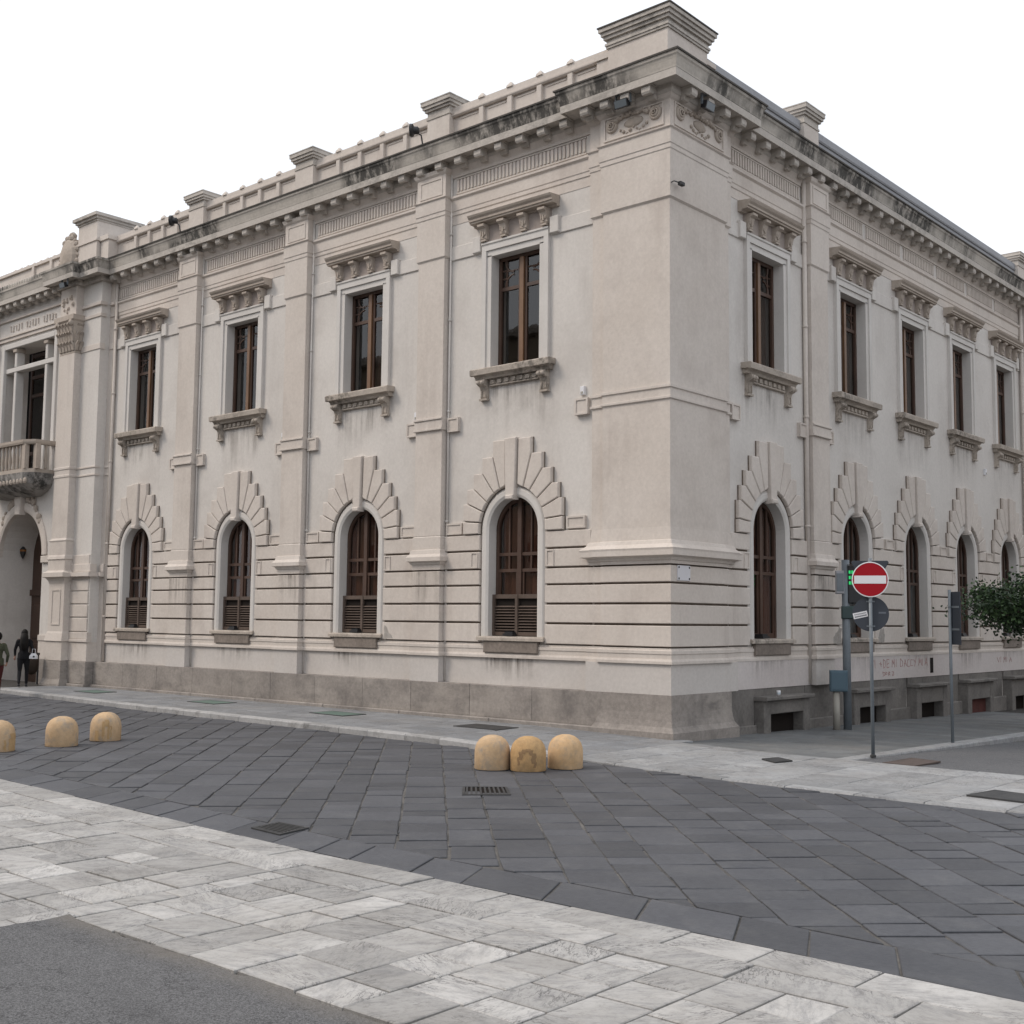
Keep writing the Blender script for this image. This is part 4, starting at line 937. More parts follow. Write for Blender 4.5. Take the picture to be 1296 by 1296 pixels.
def slabset(name, parent, polys, mat, zf, gap=.009, thick=.03, jit=.004, limit=300, ch=.008, jv=.003):
    items = []
    for p in polys:
        q = [p[i] for i in range(len(p)) if math.hypot(p[i][0]-p[i-1][0], p[i][1]-p[i-1][1]) > .03]
        if len(q) < 3 or area(q) < .02: continue
        cx = sum(v[0] for v in q)/len(q); cy = sum(v[1] for v in q)/len(q)
        if not tri_ok(cx, cy): continue
        items.append(((Vector((cx,cy,0))-CAM).length, q, cx, cy))
    items.sort(key=lambda t: t[0]); rest = MB(); tones = []
    for k, (d, q, cx, cy) in enumerate(items):
        q = [(a+random.uniform(-jv,jv), b2+random.uniform(-jv,jv)) for a, b2 in inset(q, gap*random.uniform(.55,1.7))]; ins = inset(q, ch)
        tx, ty = random.uniform(-jit,jit), random.uniform(-jit,jit); z0 = random.uniform(-jit,jit)
        zt = lambda x, y: zf(x,y)+z0+tx*(x-cx)+ty*(y-cy)
        L_ = [[(x,y,zt(x,y)-thick) for x,y in q], [(x,y,zt(x,y)-ch*.7) for x,y in q], [(x,y,zt(x,y)) for x,y in ins]]
        tn = random.random()
        if k < limit:
            mb = MB().loops(L_, cap0=False); ob(name, mb.mesh(name, mat, tone=tn), parent)
        else:
            n0 = len(rest.f); rest.loops(L_, cap0=False); tones += [tn]*(len(rest.f)-n0)
    if rest.f: ob(name+'s_beyond', rest.mesh(name+'s_beyond', mat, tone=tones), parent, kind='stuff')
rnd = random.Random(21)
# basalt: diagonal rows between border course and pavement
polys = []; c45 = math.sqrt(.5); v = -22.0
def uv(u, v): return ((u+v)*c45, (v-u)*c45)   # u along (1,-1), v along (1,1)
while v < 9:
    wv = rnd.uniform(.42,.58); u = -14+rnd.random()
    while u < 17:
        l = rnd.uniform(.3,.66)
        sk = rnd.uniform(-.02,.02)
        p = [uv(u,v),uv(u+l,v),uv(u+l+sk,v+wv),uv(u+sk,v+wv)]; u += l
        cx = sum(t[0] for t in p)/4; s_ = (YK(cx+.5)-YK(cx-.5))
        lowb = ROADB+.66 if cx > 3 else ROADB+.66+min(.6,(3-cx)*.05)
        p = clip(p, 0, 1, -lowb); 
        if len(p) > 2: p = clip(p, s_, -1, YK(cx)-s_*cx)
        if len(p) > 2: polys.append(p)
    v += wv
slabset('basalt_slab', road, polys, BASA, lambda x,y: 0, gap=.0105, jit=.006, jv=.009)
polys = []; x = -16
def rb(x): return ROADB+(min(.6,(3-x)*.05) if x < 3 else 0)
while x < 13:
    l = rnd.uniform(.5,.95); k = -.32
    polys.append([(x,rb(x)),(x+l,rb(x+l)),(x+l+k,rb(x+l+k)+.65),(x+k,rb(x+k)+.65)]); x += l
slabset('border_slab', road, polys, BASA, lambda x,y: .001, limit=60)
# marble: border rows then columns running across the strip
polys = []
for (o0_, o1_) in ((0,-.42),(-.42,-.82)):
    x = -14+rnd.random()
    while x < 13:
        l = rnd.uniform(.55,1.2)
        polys.append([(x,rb(x)+o1_),(x+l,rb(x+l)+o1_),(x+l,rb(x+l)+o0_),(x,rb(x)+o0_)]); x += l
x = -9.0
while x < 13:
    wx = rnd.uniform(.38,.6); y = -14.18 if x+wx > 4.14 else -19
    if x < 4.12 < x+wx: wx = 4.12-x
    if wx < .2: wx = .6
    y0 = -14.18 if x > 4.1 else -19+rnd.random()
    while y0 < rb(x)-.84:
        l = rnd.uniform(.25,.54); y1 = y0+l
        if y1 > rb(x)-.82-.25: y1 = None
        sk = rnd.uniform(-.02,.02)
        if y1 is None:
            polys.append([(x,y0),(x+wx,y0),(x+wx,rb(x+wx)-.82),(x,rb(x)-.82)]); break
        polys.append([(x,y0),(x+wx,y0),(x+wx,y1),(x,y1)]); y0 = y1
    x += wx
slabset('marble_slab', marb, polys, MARB, lambda x,y: .002, gap=.0075, jit=.005, jv=.006)
# loose grit along the asphalt edge
# pavement by the palace
pv = MB(); xx = [-40,-24,-14,-8,-3,-1,1,3,6,10,14]
pv.loops([[(x,YK(x)+.02,ZP(x)-.02),(x,.1 if x < .3 else -.25,ZP(x)-.02)] for x in xx], False, False, False)
pave = ob('pavement', pv.mesh('pavement', JOIM)); pave['kind'] = 'structure'
polys = []
x = -22.0
while x < 12:
    wx = rnd.uniform(.55,1.0); yy = YK(x+wx/2)+.26
    while yy < (.0 if x < .1 else -.34)-.1:
        l = rnd.uniform(.45,.8); top = (.12 if x < .0 else -.3)
        y1 = min(yy+l, top)
        if top-y1 < .2: y1 = top
        polys.append([(x,yy),(x+wx,yy),(x+wx,y1),(x,y1)]); yy = y1
        if y1 == top: break
    x += wx
slabset('pavement_slab', pave, [p for p in polys if p[0][0] < .2], PAVE, lambda x,y: ZP(x), gap=.004, jit=.002, limit=150)
slabset('pale_pavement_slab', pave, [p for p in polys if p[0][0] >= .2], PAV2, lambda x,y: ZP(x), gap=.006, jit=.003, limit=150)
x = -23.5
while x < 12:
    l = rnd.uniform(.8,1.2); z = ZP(x+l/2); za, zb = ZP(x), ZP(x+l)
    a0, a1 = YK(x), YK(x+l)
    mb = MB().loops([[(x+.006,a0,-.06),(x+l-.006,a1,-.06),(x+l-.006,a1+.255,-.06),(x+.006,a0+.255,-.06)],[(x+.006,a0,za-.02),(x+l-.006,a1,zb-.02),(x+l-.006,a1+.255,zb-.005),(x+.006,a0+.255,za-.005)],[(x+.012,a0+.02,za+.003),(x+l-.012,a1+.02,zb+.003),(x+l-.012,a1+.25,zb+.003),(x+.012,a0+.25,za+.003)]])
    ob('kerb_stone', mb.mesh('kerb_stone', KERB if x < 0 else PAV2, tone=rnd.random()), pave); x += l
# side pavement and street to the right
def ZS(y): return -.016*max(0,y)
def ZR(y): return .004-.03*max(0,y) if y > 0 else .004
sp_ = MB(); yl = [-.35,2,6,12,20,30]
sp_.loops([[(-.3,y,ZS(y)-.02),(3.45,y,ZS(y)-.02)] for y in yl], False, False, False)
spv = ob('side_pavement', sp_.mesh('side_pavement', JOIM)); spv['kind'] = 'structure'
polys = []; yy = -.3
while yy < 16:
    l = rnd.uniform(.45,.6); x = -.1+rnd.uniform(-.3,0)
    while x < 3.4:
        wx = rnd.uniform(.7,1.2); polys.append([(max(-.1,x),yy),(min(3.4,x+wx),yy),(min(3.4,x+wx),yy+l),(max(-.1,x),yy+l)]); x += wx
    yy += l
slabset('side_pavement_slab', spv, polys, GREY, lambda x,y: ZS(y)+.003, gap=.003, jit=.002, limit=150)
ss = MB(); ss.loops([[(3.5,y,ZR(y)-.012),(40,y,ZR(y)-.012)] for y in [-.32,0,6,12,20,30]], False, False, False)
st = ob('side_street', ss.mesh('side_street', ASP2)); st['kind'] = 'structure'
yy = -.32; 
while yy < 24:
    l = rnd.uniform(.9,1.2); za, zb = ZS(yy)+.006, ZS(yy+l)+.006
    xa = 3.42+ (.12*max(0,1-yy/2)); 
    mb = MB().loops([[(3.41,yy+.005,-.9),(3.72,yy+.005,-.9),(3.72,yy+l-.005,-.9),(3.41,yy+l-.005,-.9)],[(3.41,yy+.005,za-.01),(3.72,yy+.005,za-.025),(3.72,yy+l-.005,zb-.025),(3.41,yy+l-.005,zb-.01)],[(3.415,yy+.01,za),(3.70,yy+.01,za),(3.70,yy+l-.01,zb),(3.415,yy+l-.01,zb)]])
    ob('kerb_stone', mb.mesh('kerb_stone', PAV2, tone=rnd.random()), spv); yy += l

# ============================================================ houses added outside the frame to shade the palace and show in the panes
def house(name, label, x0, x1, y0, y1, h, face, mat, storeys):
    b = thing(name, label, 'building', ((x0+x1)/2, (y0+y1)/2, -.7), 0, None)
    cx, cy = (x0+x1)/2, (y0+y1)/2; H = h+.7
    def P_(nm, mb, mt): return ob(nm, mb.mesh(nm, mt), b)
    P_('wall', MB().box(x0-cx,x1-cx,y0-cy,y1-cy,0,H), mat)
    P_('cornice', MB().box(x0-cx-.5,x1-cx+.5,y0-cy-.5,y1-cy+.5,H+.003,H+.35), TRIM)
    P_('roof', MB().loops([[(x0-cx-.4,y0-cy-.4,H+.353),(x1-cx+.4,y0-cy-.4,H+.353),(x1-cx+.4,y1-cy+.4,H+.353),(x0-cx-.4,y1-cy+.4,H+.353)],[(x0-cx+4,y0-cy+4,H+2),(x1-cx-4,y0-cy+4,H+2),(x1-cx-4,y1-cy-4,H+2),(x0-cx+4,y1-cy-4,H+2)]]), RUST)
    fr = MB().box(-.85,.85,0,.1,-.15,0).box(-.85,-.65,0,.1,0,2.2).box(.65,.85,0,.1,0,2.2).box(-1,1,0,.25,2.2,2.4).mesh('window_frame', TRIM)
    gl = MB().box(-.645,.645,.0,.04,0,2.195).mesh('window', ROOM)
    L_ = (x1-x0) if face == 'N' else (y1-y0); k = int(L_/3.4)
    for st in range(storeys):
        z = 2.2+st*(h-2)/storeys
        for i in range(k):
            t_ = (i+.5)/k*L_-L_/2
            loc, rz = ((t_, (y1-y0)/2+.002, z), 0) if face == 'N' else ((-(x1-x0)/2-.002, t_, z), PI/2)
            w = ob('window', gl, b, loc, rz); ob('window_frame', fr, w)
    return b
HW1 = stone('ochre_render', (.30,.235,.17), (.37,.29,.21), .4, streak=.4); HW2 = stone('pale_render', (.34,.30,.26), (.42,.37,.32), .4, streak=.4)
house('added_town_house', 'added ochre rendered house outside the frame, reflected in the panes and shading the palace', -58, -14, -54, -36, 20, 'N', HW1, 5)
house('added_town_house', 'added pale grey rendered house outside the frame beside the ochre one, shading the palace', -12, 24, -58, -40, 16, 'N', HW2, 4)
house('added_street_house', 'added beige rendered house outside the frame across the side street, dimming that facade', 21, 34, 8, 60, 12, 'W', HW2, 3)

# ============================================================ things
# ---- bollards
BP = [(.262,0),(.27,.015),(.27,.25),(.262,.32),(.24,.385),(.2,.44),(.14,.482),(.07,.505),(.004,.51)]
def rad(z):
    for (r0,z0),(r1,z1) in zip(BP,BP[1:]):
        if z0 <= z <= z1: return r0+(r1-r0)*(z-z0)/(z1-z0)
    return .0
BME = MB().lathe(BP, n=32).mesh('bollard', BOLL, True)
PALE = stone('pale_concrete', (.47,.325,.19), (.56,.40,.25), 4, dirt=((.28,.26,.23), 6, .48, .68, .7), bump=.3, fine=.25)
BME2 = MB().lathe(BP, n=32).mesh('bollard', PALE, True)
DRIP = stone('rust_drip', (.37,.235,.11), (.47,.32,.17), 8); SCR = stone('scraped_patch', (.2,.125,.065), (.34,.22,.12), 9)
OCH2 = stone('stained_ochre', (.42,.26,.12), (.52,.34,.17), 3, dirt=((.27,.19,.11), 5, .45, .65, .7), bump=.3, fine=.3)
BME3 = MB().lathe(BP, n=32).mesh('bollard', OCH2, True)
def patch(parent, name, cells, mat, face):
    mb = MB()
    for a0, a1, z0, z1 in cells:
        K = 5; L_ = []
        for i in range(K+1):
            z = z0+(z1-z0)*i/K; r = rad(z)+.004
            wob = .03*math.sin(z*60)
            L_.append([(r*math.cos(face+math.radians(a)+wob), r*math.sin(face+math.radians(a)+wob), z) for a in (a0, a0+(a1-a0)/3, a0+(a1-a0)*2/3, a1)])
        mb.loops(L_, False, False, False)
    return ob(name, mb.mesh(name, mat, True), parent)
def bollard(x, y, label, me):
    b = thing('bollard', label, 'bollard', (x, y, 0), random.random()*0, 'ochre dome bollards on the basalt road', None)
    ob('dome', me, b); ob('foot_ring', MB().lathe([(.262,-.01),(.275,-.01),(.275,.006),(.262,.006)], n=28).mesh('foot_ring', IRON), b)
    return b, math.atan2(CAM.y-y, CAM.x-x)
G1 = 'concrete dome bollards on the basalt road'
bollard(.47-.14,-5.51+.18, 'dome bollard with greyed lower half, end of the trio away from the sign pole', BME2)
b, fa = bollard(.97-.14,-5.26+.18, 'dark ochre dome bollard with a brown arch-shaped scrape, middle of the trio', BME3)
patch(b, 'scrape_mark', [(-36,-28,.10,.22),(-31,-18,.18,.30),(-22,-8,.27,.335),(-10,6,.30,.345),(4,16,.25,.325),(10,26,.13,.28),(18,27,.07,.15)], SCR, fa)
bollard(1.18-.14,-4.63+.18, 'clean light orange dome bollard of the trio, nearest the palace corner', BME)
bollard(-6.8-.19,-8.47+.14, 'plain pale dome bollard between two rust-streaked ones', BME2)
b, fa = bollard(-7.13-.19,-7.45+.14, 'pale dome bollard with yellow-brown drips running down its front', BME2)
patch(b, 'rust_drips', [(-14,-4,.10,.36),(-4,12,.27,.39),(6,14,.05,.3),(-10,-7,.02,.15),(17,22,.08,.28),(-40,-26,.02,.2)], DRIP, fa)
b, fa = bollard(-6.69-.25,-9.6+.12, 'dome bollard with a broad yellow stain down one side, last one beyond the drip-stained bollard', BME2)
patch(b, 'rust_drips', [(38,72,.02,.22),(44,78,.2,.3),(20,28,.03,.2)], DRIP, fa)

# ---- no-entry sign post
def disc(r, y0, y1, n=40):
    return MB().loops([[(r*math.cos(2*PI*i/n), y, r*math.sin(2*PI*i/n)) for i in range(n)] for y in (y0, y1)])
sx_, sy_ = 3.73, .51
face = math.atan2(CAM.y-sy_, CAM.x-sx_)-PI/2          # local +y looks to the camera side of the junction
t = thing('no_entry_sign', 'grey pole carrying a red no-entry disc with white bar above a dark round sign back', 'road sign', (sx_, sy_, 0), face)
ob('pole', MB().lathe([(.03,0),(.03,3.36)], n=14).mesh('pole', STEEL, True), t)
ob('pole_foot', MB().lathe([(.05,-.01),(.05,.03),(.032,.04)], n=14).mesh('pole_foot', IRON), t)
q = ob('red_disc', disc(.285, .036, .046).mesh('red_disc', RED), t, (0,0,2.995))
ob('white_rim', MB().loops([[(r*math.cos(2*PI*i/48), y, r*math.sin(2*PI*i/48)) for i in range(48)] for r, y in ((.286,.034),(.303,.034),(.303,.047),(.286,.049))]+[[(.286*math.cos(2*PI*i/48), .034, .286*math.sin(2*PI*i/48)) for i in range(48)]], False, False).mesh('white_rim', SWHITE), q)
ob('white_bar', MB().box(-.262,.262,.0465,.049,-.07,.066).mesh('white_bar', SWHITE), q)
q = ob('round_sign_back', disc(.3, -.05, -.036).mesh('round_sign_back', SBACK), t, (0,0,2.41))
stk = MB().quadbox([(-.12,.0,-.05),(.12,.0,-.05),(.12,.003,-.05),(-.12,.003,-.05),(-.12,.0,.05),(.12,.0,.05),(.12,.003,.05),(-.12,.003,.05)])
s1 = ob('sticker', stk.mesh('sticker', SWHITE), q, (.17,-.0355,-.02)); s1.rotation_euler = (0, .22, 0)
ob('label_plate', MB().box(-.06,.06,-.0355,-.033,-.015,.015).mesh('label_plate', plain('pale_label', (.12,.135,.16), .6)), q, (-.19,0,.02))
tb = MB()
for k in range(11): tb.box(-.1+.0185*k,-.09+.0185*k,.0032,.0042,.008,.03); tb.box(-.1+.0185*k,-.087+.0185*k,.0032,.0042,-.032,-.008)
ob('sticker_print', tb.mesh('sticker_print', SBACK), t, (0,0,0)); so_ = t.children[-1]; so_.location = (.17,-.0355,2.39); so_.rotation_euler = (0,.22,0)
ob('triangle_sign_back', MB().prism([(-.31,.16),(-.29,.19),(.29,.19),(.31,.16),(.02,-.36),(-.02,-.36)], -.05, -.036, .004).mesh('triangle_sign_back', SBACK), t, (0,0,3.13))
for z in (2.2, 2.62, 2.85, 3.2):
    ob('clamp', MB().lathe([(.036,-.015),(.036,.015)], n=12).box(-.07,.07,-.04,-.03,-.012,.012).mesh('clamp', STEEL), t, (0,0,z))
# ---- gate camera pole with green display
t = thing('display_pole', 'thick grey pole with a green lit display panel and meter box, beside the cellar openings', 'pole', (.62, 6.05, ZS(6.05)), face+.1)
ob('pole', MB().lathe([(.09,0),(.085,3.75)], n=16).mesh('pole', STEEL, True), t)
q = ob('display_housing', MB().cbox(-.62,-.06,-.1,.1,-.42,.42,.02).mesh('display_housing', BLACKM), t, (.02,0,3.2))
led = MB()
for r in range(6):
    for k in range(9):
        if r > 2 and k > 5: led.box(-.585+.058*k,-.545+.058*k,.101,.106,-.36+.12*r,-.29+.12*r)
ob('green_display', led.mesh('green_display', LED), q)
ob('display_visor', MB().box(-.64,-.04,.1,.2,.425,.44).mesh('display_visor', BLACKM), q)
ob('green_box', MB().cbox(-.55,.1,-.1,.12,-.14,.14,.02).mesh('green_box', plain('dark_green_paint', (.035,.06,.06), .5)), t, (0,0,2.58))
q = ob('signal_unit', MB().cbox(.03,.22,-.1,.09,-.26,.26,.02).mesh('signal_unit', plain('light_grey_plastic', (.33,.33,.35), .5)), t, (0,0,3.25))
ob('unit_cover', MB().cbox(.05,.2,.09,.1,-.2,.2,.006).mesh('unit_cover', STEEL), q)
t = thing('meter_box', 'blue-grey metal box on a short beige post beside the display pole', 'utility box', (.52, 5.72, ZS(5.7)), face+.1)
ob('post', MB().lathe([(.075,0),(.07,.86)], n=14).mesh('post', BEIG, True), t)
q = ob('cabinet', MB().cbox(-.24,.14,-.1,.12,.84,1.3,.02).mesh('cabinet', BLUEG), t)
ob('cabinet_door', MB().cbox(-.21,.11,.12,.13,.88,1.26,.006).mesh('cabinet_door', BLUEG), q)
# ---- second sign pole
t = thing('parking_sign', 'slim grey pole with a dark rectangular sign plate seen edge-on, at the side street kerb', 'road sign', (3.5, 4.62, ZS(4.62)), face-1.0)
ob('pole', MB().lathe([(.03,0),(.03,3.0)], n=14).mesh('pole', STEEL, True), t)
q = ob('sign_plate', MB().cbox(-.27,.06,-.055,-.04,-.52,.52,.004).mesh('sign_plate', SBACK), t, (0,0,2.44)); 
for z in (-.22,.22): ob('plate_rib', MB().box(-.24,.05,-.039,-.03,z-.02,z+.02).mesh('plate_rib', STEEL), q)
ob('clamp', MB().lathe([(.036,-.015),(.036,.015)], n=12).mesh('clamp', STEEL), t, (0,0,2.66))
# ---- lamps on the palace
def flood(f, s, n, z, label):
    t = thing('floodlight', label, 'floodlight', W(f, s, n, z), ROT[f], 'floodlights under the corner cornice')
    h = MB().loops([[(-.15,-.02,-.07),(.15,-.02,-.07),(.15,.0,.07),(-.15,.0,.07)],[(-.16,.1,-.12),(.16,.1,-.12),(.16,.14,.04),(-.16,.14,.04)]])
    q = ob('housing', h.mesh('housing', BLACKM), t)
    gme = MB(); gme.v = [(-.14,.105,-.105),(.14,.105,-.105),(.14,.143,.025),(-.14,.143,.025)]; gme.f = [(0,1,2,3)]
    ob('lamp_glass', gme.mesh('lamp_glass', LAMPG), q); ob('bracket', MB().box(-.185,-.165,0,.05,-.02,.2).box(-.165,.165,0,.05,.18,.2).box(.165,.185,0,.05,-.02,.2).mesh('bracket', STEEL), t)
flood('L', .9, .28, 12.50, 'dark floodlight with grey glass under the cornice, on the sunlit corner face above the garland')
flood('R', .85, .28, 12.50, 'dark floodlight under the corner cornice on the side street face')
flood('L', 22.0, .75, 12.52, 'floodlight tucked under the cornice of the entrance pavilion')
def spot(s, label):
    t = thing('spotlight', label, 'spotlight', W('L', s, .28, 13.16), PI, 'round spotlights standing on the cornice')
    ob('arm', MB().tube([(0,0,0),(0,.05,.2),(.1,.12,.3)], .018, 6).mesh('arm', BLACKM), t)
    L_ = []
    for r, d in ((.05,-.12),(.09,-.08),(.09,0),(.15,.03),(.15,.09),(.125,.09),(.12,.06)):
        L_.append([(.12+d*.75+r*math.cos(a)*.5, .16+d*.66-r*math.cos(a)*.8, .32+r*math.sin(a)) for a in [2*PI*k/16 for k in range(16)]])
    q = ob('lamp_head', MB().loops(L_, True, False).mesh('lamp_head', BLACKM), t)
    ob('lamp_glass', MB().loops([[(.165+r*math.cos(a)*.5, .2-r*math.cos(a)*.8, .32+r*math.sin(a)) for a in [2*PI*k/16 for k in range(16)]] for r in (.12,.02)]).mesh('lamp_glass', LAMPG), q)
spot(6.62, 'black round spotlight on the cornice at the pedestal nearest the palace corner')
spot(16.45, 'black round spotlight on the cornice at the pedestal nearest the pavilion')
def sensor(f, s, n, z, label):
    t = thing('sensor_box', label, 'sensor', W(f, s, n, z), ROT[f], 'small white sensor boxes on the walls')
    q = ob('box', MB().cbox(-.055,.055,0,.07,-.09,.09,.01).mesh('box', SWHITE), t); ob('lens', MB().box(-.03,.03,.07,.075,-.07,-.02).mesh('lens', BEIG), q)
sensor('L', 2.25, -.2, 6.94, 'white sensor box above the string band end on the wall beside the corner pier')
sensor('L', 7.12, -.2, 6.92, 'white sensor box above the string band of the pilaster nearest the corner pier')
sensor('L', 12.05, -.2, 6.92, 'white sensor box beside the middle pilaster of the sunlit facade')
sensor('R', 6.85, -.2, 6.92, 'white sensor box above the band of the side street pilaster')
sensor('R', 17.1, -.2, 6.8, 'white sensor box on the side street wall below two far windows')
t = thing('wall_plaque', 'small white square plaque with four screws on the corner pier', 'plaque', W('R', .43, .001, 3.17), ROT['R'])
q = ob('plate', MB().cbox(-.22,.22,0,.02,-.145,.145,.004).mesh('plate', PLAQ), t)
for sx in (-1,1):
    for sz in (-1,1): ob('screw', MB().box(-.016,.016,.02,.026,-.018,.018).mesh('screw', IRON), q, (sx*.18,0,sz*.108))
t = thing('security_camera', 'tiny dark camera on a stalk at the edge of the corner pier', 'camera', W('R', .02, -.02, 10.75), ROT['R'])
ob('stalk', MB().tube([(0,0,0),(0,.1,.02),(-.12,.16,.0)], .012, 6).mesh('stalk', IRON), t); ob('camera_head', MB().cbox(-.24,-.1,.12,.2,-.04,.03,.008).mesh('camera_head', IRON), t)
t = thing('wall_lantern', 'small dark lantern on the wall inside the entrance arch', 'lantern', (-26.6, .5, 4.35), 0)
ob('arm', MB().tube([(-.05,0,0),(.12,0,.08)], .02, 6).mesh('arm', BLACKM), t)
q = ob('cage', MB().lathe([(.02,-.22),(.09,-.05),(.11,.1),(.03,.2)], (.14,0,0), 8).mesh('cage', BLACKM), t); ob('amber_glass', MB().lathe([(.095,0),(.112,.09)], (.14,0,0), 8).mesh('amber_glass', plain('amber', (.25,.1,.02), .3)), q)
# ---- ground covers and grates
def cover(name, label, pts, z, mat, cat, bars=0, group=None, rim=IRON):
    cx = sum(p[0] for p in pts)/4; cy = sum(p[1] for p in pts)/4
    t = thing(name, label, cat, (cx, cy, z), 0, group)
    loc = [(p[0]-cx, p[1]-cy) for p in pts]; ins = inset(loc, .035)
    ob('frame', MB().loops([[(x,y,-.02) for x,y in loc],[(x,y,.008) for x,y in loc],[(x,y,.008) for x,y in ins],[(x,y,-.02) for x,y in ins]], False, False).mesh('frame', rim), t)
    if bars:
        ob('pit', MB().loops([[(x,y,-.012) for x,y in ins],[(x,y,-.006) for x,y in ins]]).mesh('pit', ROOM), t)
        A, B_, C_, D_ = [Vector((*p, 0)) for p in ins]
        for k in range(bars):
            t0, t1 = (k+.2)/bars, (k+.62)/bars; q = [A.lerp(B_, t0), A.lerp(B_, t1), D_.lerp(C_, t1), D_.lerp(C_, t0)]
            ob('bar', MB().loops([[(v.x,v.y,-.005) for v in q],[(v.x,v.y,.008) for v in q]]).mesh('bar', mat), t)
    else:
        q = ob('plate', MB().loops([[(x,y,-.01) for x,y in inset(ins,.004)],[(x,y,.007) for x,y in inset(ins,.004)]]).mesh('plate', mat), t)
    return t
cover('drain_grate', 'iron drain grate set among the basalt slabs in front of the bollard trio', [(1.40,-7.10),(1.84,-6.70),(2.36,-7.21),(1.92,-7.66)], .008, IRON, 'drain grate', 9)
cover('drain_grate', 'iron drain grate at the border of the marble paving', [(1.98,-10.98),(1.90,-10.55),(2.42,-10.55),(2.52,-11.02)], .008, IRON, 'drain grate', 7)
for x, lab, mt in ((-18.5,'green painted plate in the pavement nearest the entrance pavilion',GREENP),(-12.9,'green painted plate in the pavement below the gap between pilasters',GREENP),(-8.1,'green painted plate in the pavement nearest the corner',GREENP),(-3.6,'dark grey plate in the pavement behind the bollard trio',IRON)):
    cover('pavement_hatch', lab, [(x-.6,-1.5),(x+.6,-1.55),(x+.55,-.82),(x-.62,-.8)], ZP(x)+.006, mt, 'hatch', 0, 'hatches along the palace pavement')
cover('manhole_cover', 'small dark square cover in the pale pavement off the palace corner', [(2.68,-1.38),(2.78,-1.02),(3.16,-1.24),(3.08,-1.66)], .03, IRON, 'manhole cover')
cover('manhole_cover', 'rust-brown cover plate at the mouth of the side street beside the sign pole', [(4.25,-.30),(4.30,.75),(4.85,.60),(4.80,-.31)], .008, RUST, 'manhole cover', rim=RUST)
cover('manhole_cover', 'large dark cover in the pale pavement beyond the rust-brown plate', [(6.65,-3.1),(6.75,-2.35),(7.5,-2.5),(7.4,-3.2)], .03, IRON, 'manhole cover')

# ---- tree at the side street
def tree(x, y, z0):
    t = thing('street_tree', 'small dark green street tree with a broad crown on the side pavement', 'tree', (x, y, z0))
    rnd = random.Random(12); mb = MB()
    mb.tube([(0,0,-.4),(.03,.02,.4),(-.02,.0,1.4),(.0,.02,2.0)], [.11,.085,.075,.07], 9)
    tips = []
    for k in range(11):
        a = 2*PI*k/11+rnd.random()*.4; l = rnd.uniform(.75,1.22); e = rnd.uniform(.25,.85)
        p1 = (math.cos(a)*l*.4, math.sin(a)*l*.4, 2.0+e*.35); p2 = (math.cos(a)*l, math.sin(a)*l, 2.25+e*.7)
        mb.tube([(0,.02,1.9),p1,p2], [.05,.03,.012], 6); tips += [p1, p2, p2, tuple((Vector(p1)+Vector(p2))/2)]
    ob('trunk', mb.mesh('trunk', stone('bark', (.09,.075,.06), (.15,.125,.1), 5, bump=.6), True), t)
    for ci, (col, num) in enumerate((((.028,.052,.022), 6200), ((.07,.125,.045), 3800))):
        lf = MB()
        cl = [Vector(p)+Vector((rnd.gauss(0,.25),rnd.gauss(0,.25),rnd.gauss(0,.18))) for p in tips for _ in range(2)]
        for k in range(num):
            c = rnd.choice(cl); p = c+Vector((rnd.gauss(0,.2),rnd.gauss(0,.2),rnd.gauss(0,.14)))
            d = Vector((rnd.gauss(0,1),rnd.gauss(0,1),rnd.gauss(0,.7))).normalized(); s = d.cross(Vector((rnd.gauss(0,1),rnd.gauss(0,1),rnd.gauss(0,1)))).normalized()
            l, w_ = rnd.uniform(.07,.11), rnd.uniform(.025,.038); b0 = len(lf.v)
            lf.v += [p-d*l*.5, p+s*w_-d*.0, p+d*l*.5, p-s*w_]; lf.f.append((b0,b0+1,b0+2,b0+3))
        M, tt, bb = nodes('leaf'); bb.inputs['Base Color'].default_value = (*col,1); bb.inputs['Roughness'].default_value = .45; bb.inputs['Specular IOR Level'].default_value = .4
        ob('crown', lf.mesh('crown', M, recalc=False), t)
tree(3.05, 10.75, ZS(10.5)+.45)

